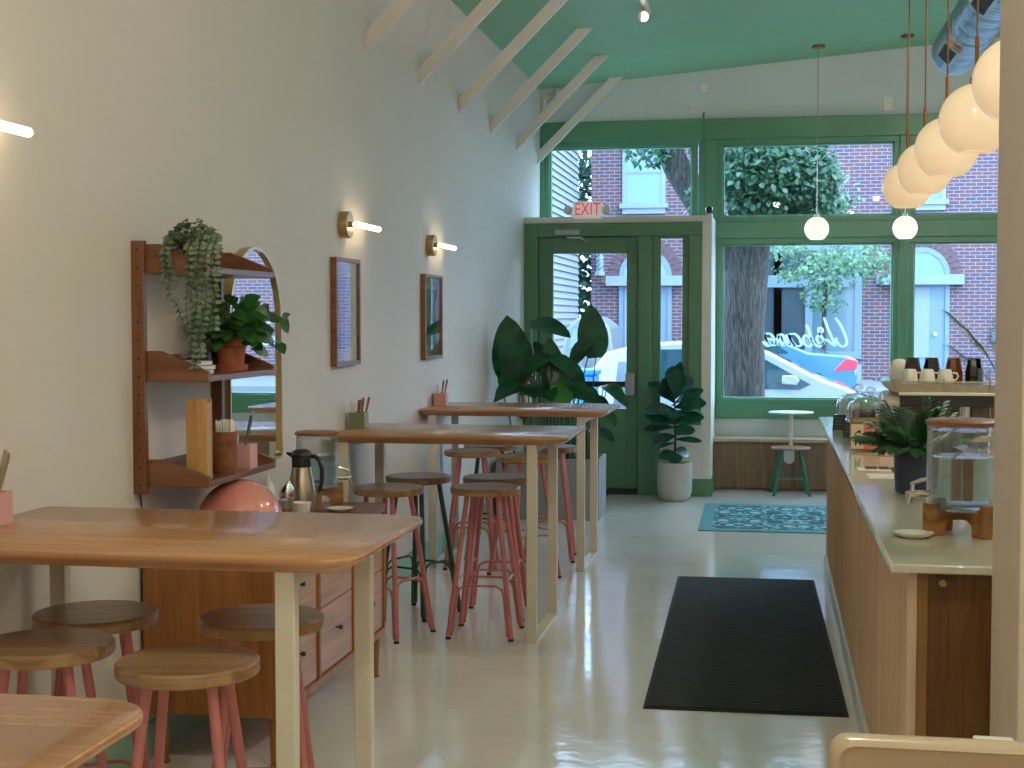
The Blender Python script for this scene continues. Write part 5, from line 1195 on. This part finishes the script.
# cars
def car(name, label, y, prof, belt, glass, body, width, wheels, mirror=None, tails=None, cat='car'):
    """prof: side outline (x,z); near side at y"""
    t = thing(name, label, cat, (prof[0][0], y + width / 2, ZG - .06))
    b = MB().prism(prof, 'y', y, y + width).build('body', body, t, bevel=.05, seg=3, smooth=50)
    for g in glass:
        m = MB().prism(g, 'y', y - .012, y + .002); m.build('side_window', M['carg'], t)
    for wx in wheels:
        for yy in (y - .01, y + width - .2):
            w = MB().cyl((wx, yy, ZG + .26), (wx, yy + .21, ZG + .26), .32, n=28).build('wheel', M['rubber'], t)
            MB().cyl((wx, yy - .005, ZG + .26), (wx, yy + .01, ZG + .26), .2, n=20).build('hubcap', M['steel'], w)
    if mirror: MB().rings([[(mirror[0] + dx_ * s_, y - .10, mirror[1] + dz_ * s_) for dx_, dz_ in ((-.13, -.06), (.08, -.08), (.13, 0), (.06, .07), (-.12, .07))] for s_ in (1,)] + [[(mirror[0] + dx_, y - .02, mirror[1] + dz_) for dx_, dz_ in ((-.13, -.06), (.08, -.08), (.13, 0), (.06, .07), (-.12, .07))]]).build('wing_mirror', body, t, bevel=.02)
    if tails: MB().prism(tails, 'y', y - .015, y + .35).build('tail_lamp', M['tail'], t, bevel=.015)
    return t
Y = 21.2
car('parked_car', 'white parked car right outside the shop window', Y,
    [(-2.75, .05), (-2.8, .45), (-2.7, .75), (-2.35, 1.15), (-1.9, 1.27), (-1.2, 1.32), (-.45, 1.30), (-.02, 1.17), (.42, .94), (.75, .77), (1.05, .67), (1.4, .5), (1.55, .25), (1.55, -.05), (-2.7, -.05)], .62,
    [[(-.22, 1.14), (.58, .70), (.42, .62), (-.95, .64), (-.95, 1.23), (-.5, 1.23)], [(-1.05, 1.2), (-1.05, .63), (-2.1, .72), (-1.85, 1.12), (-1.6, 1.19)]], M['carw'], 1.75, (-1.9, .85), mirror=(.30, .76))
car('passing_car', 'blue saloon car with a red tail lamp across the street', 33.5,
    [(-3.2, .3), (-2.6, .75), (-1.9, .95), (-1.3, 1.2), (-.3, 1.24), (.15, 1.17), (.85, .87), (1.75, .8), (1.92, .72), (1.95, .3), (1.9, .05), (-3.1, .05)], .6,
    [[(-.9, 1.12), (-.2, 1.14), (.1, 1.08), (.42, .86), (.35, .84), (-.9, .84)], [(-1.0, 1.12), (-1.25, 1.08), (-1.8, .86), (-1.0, .84)]], M['carb'], 1.7, (-2.2, 1.0), tails=[(1.42, .46), (1.93, .48), (1.95, .70), (1.7, .74)])
van = thing('white_van', 'pale van parked across the street, seen through the door glass', 'van', (-4.0, 33, ZG))
MB().prism([(-4.72, -.1), (-4.72, .8), (-4.6, 1.4), (-4.35, 1.66), (-3.9, 1.68), (-3.6, 1.45), (-3.5, .8), (-3.5, -.1)], 'y', 33, 35.2).build('body', M['vangrey'], van, bevel=.06)
MB().prism([(-4.55, .95), (-4.45, 1.38), (-3.8, 1.4), (-3.68, .95)], 'y', 32.97, 33.02).build('rear_window', M['facglass'], van)
MB().cyl((-4.1, 32.98, .65), (-4.1, 33.0, .65), .12).build('badge', M['facdark'], van)
for x in (-4.5, -3.72): MB().cyl((x - .1, 33.3, ZG + .22), (x + .1, 33.3, ZG + .22), .28, n=20).build('wheel', M['rubber'], van)
b = thing('recycling_bin', 'bright blue bin on the sidewalk seen through the door glass', 'bin', (-2.05, 16.4, ZG + .08))
zb = ZG + .08
MB().rings([[(x, y, z) for x, y in ((-2.17 + k, 16.2 + k), (-1.93 - k, 16.2 + k), (-1.93 - k, 16.6 - k), (-2.17 + k, 16.6 - k))] for z, k in ((zb + .04, .04), (zb + 1.08, 0))]).build('bin_body', M['blueb'], b, bevel=.015)
MB().box(-2.19, -1.91, 16.18, 16.62, zb + 1.08, zb + 1.15).build('bin_lid', M['blueb'], b, bevel=.02)
for x in (-2.19, -1.96): MB().cyl((x, 16.58, zb + .06), (x + .05, 16.58, zb + .06), .06, n=16).build('wheel', M['rubber'], b)
a = thing('sidewalk_sign', 'white folding sidewalk sign outside the door', 'sign', (-1.72, 16.9, ZG + .08))
for s_, nm in ((-1, 'front_board'), (1, 'back_board')):
    MB().add([(-1.86, 16.9 + s_ * .22, zb), (-1.5, 16.9 + s_ * .22, zb), (-1.54, 16.9 + s_ * .01, zb + 1.22), (-1.74, 16.9 + s_ * .01, zb + 1.22), (-1.86, 16.9 + s_ * .25, zb), (-1.5, 16.9 + s_ * .25, zb), (-1.54, 16.9 + s_ * .04, zb + 1.22), (-1.74, 16.9 + s_ * .04, zb + 1.22)], [(0, 1, 2, 3), (7, 6, 5, 4), (0, 4, 5, 1), (1, 5, 6, 2), (2, 6, 7, 3), (3, 7, 4, 0)]).build(nm, M['facwhite'], a)
hd = MB(); rnd = random.Random(2)
for k in range(260): hd.leaf((rnd.uniform(-4.9, -4.5), 41.6 + rnd.uniform(-.3, .2), rnd.uniform(ZG + .1, .95)), (rnd.uniform(-1, 1), -1, rnd.uniform(0, 1)), .14, .1, rows=3)
tag(hd.build('door_shrub', M['treeleaf2']), 'small green shrub at the foot of the brick building', 'shrub')

# ------------------------------------------------------------------ light
w = bpy.data.worlds.new('World'); bpy.context.scene.world = w; w.use_nodes = True; nt = w.node_tree
bg = nt.nodes['Background']; sky = nt.nodes.new('ShaderNodeTexSky'); sky.sky_type = 'NISHITA'; sky.sun_disc = False; sky.sun_elevation = R(58); sky.sun_rotation = R(100)
mx = nt.nodes.new('ShaderNodeMix'); mx.data_type = 'RGBA'; mx.blend_type = 'MIX'; mx.inputs[0].default_value = .75; mx.inputs[7].default_value = (3.7, 6.0, 9.0, 1)
sc_ = nt.nodes.new('ShaderNodeVectorMath'); sc_.operation = 'SCALE'; sc_.inputs['Scale'].default_value = 1.0
nt.links.new(sky.outputs[0], sc_.inputs[0]); nt.links.new(sc_.outputs[0], mx.inputs[6]); nt.links.new(mx.outputs[2], bg.inputs[0]); bg.inputs[1].default_value = 1.45
def lamp(kind, name, loc, energy, col, size=.3, rot=(0, 0, 0), **kw):
    l = bpy.data.lights.new(name, kind); l.energy = energy; l.color = col
    if kind == 'AREA': l.size = size
    elif kind == 'SUN': l.angle = R(1)
    else: l.shadow_soft_size = size
    for k, v in kw.items(): setattr(l, k, v)
    o = bpy.data.objects.new(name, l); C.objects.link(o); o.location = loc; o.rotation_euler = rot; return o
lamp('SUN', 'sun', (0, 0, 30), 2.6, (1, .96, .88), rot=(R(28), R(38), 0))
warm = (1, .83, .77)
for x, y, e in ((1.6, -1.2, 40), (-.6, -1.0, 34), (1.9, 1.6, 75), (.1, 2.4, 66), (1.3, 4.6, 92), (2.1, 6.8, 84), (2.3, 9.2, 50)):
    lamp('POINT', 'unseen_fill_light', (x, y, cz(x) - .45), e, warm, .06)  # added fill lights out of view, without fittings, to brighten the room
# ------------------------------------------------------------------ camera
cam = bpy.data.cameras.new('Camera'); co = bpy.data.objects.new('Camera', cam); C.objects.link(co)
cam.sensor_width = 36; cam.lens = 50.9766; cam.clip_end = 300
co.location = (0, 0, 1.65); co.rotation_euler = (R(90 - 2.6061), 0, R(10.0789))
s_ = bpy.context.scene; s_.camera = co
s_.view_settings.view_transform = 'Standard'; s_.view_settings.look = 'None'; s_.view_settings.exposure = .1; s_.view_settings.gamma = 1.08
s_.cycles.max_bounces = 10; s_.cycles.transparent_max_bounces = 24; s_.cycles.sample_clamp_indirect = 6; s_.cycles.use_denoising = True
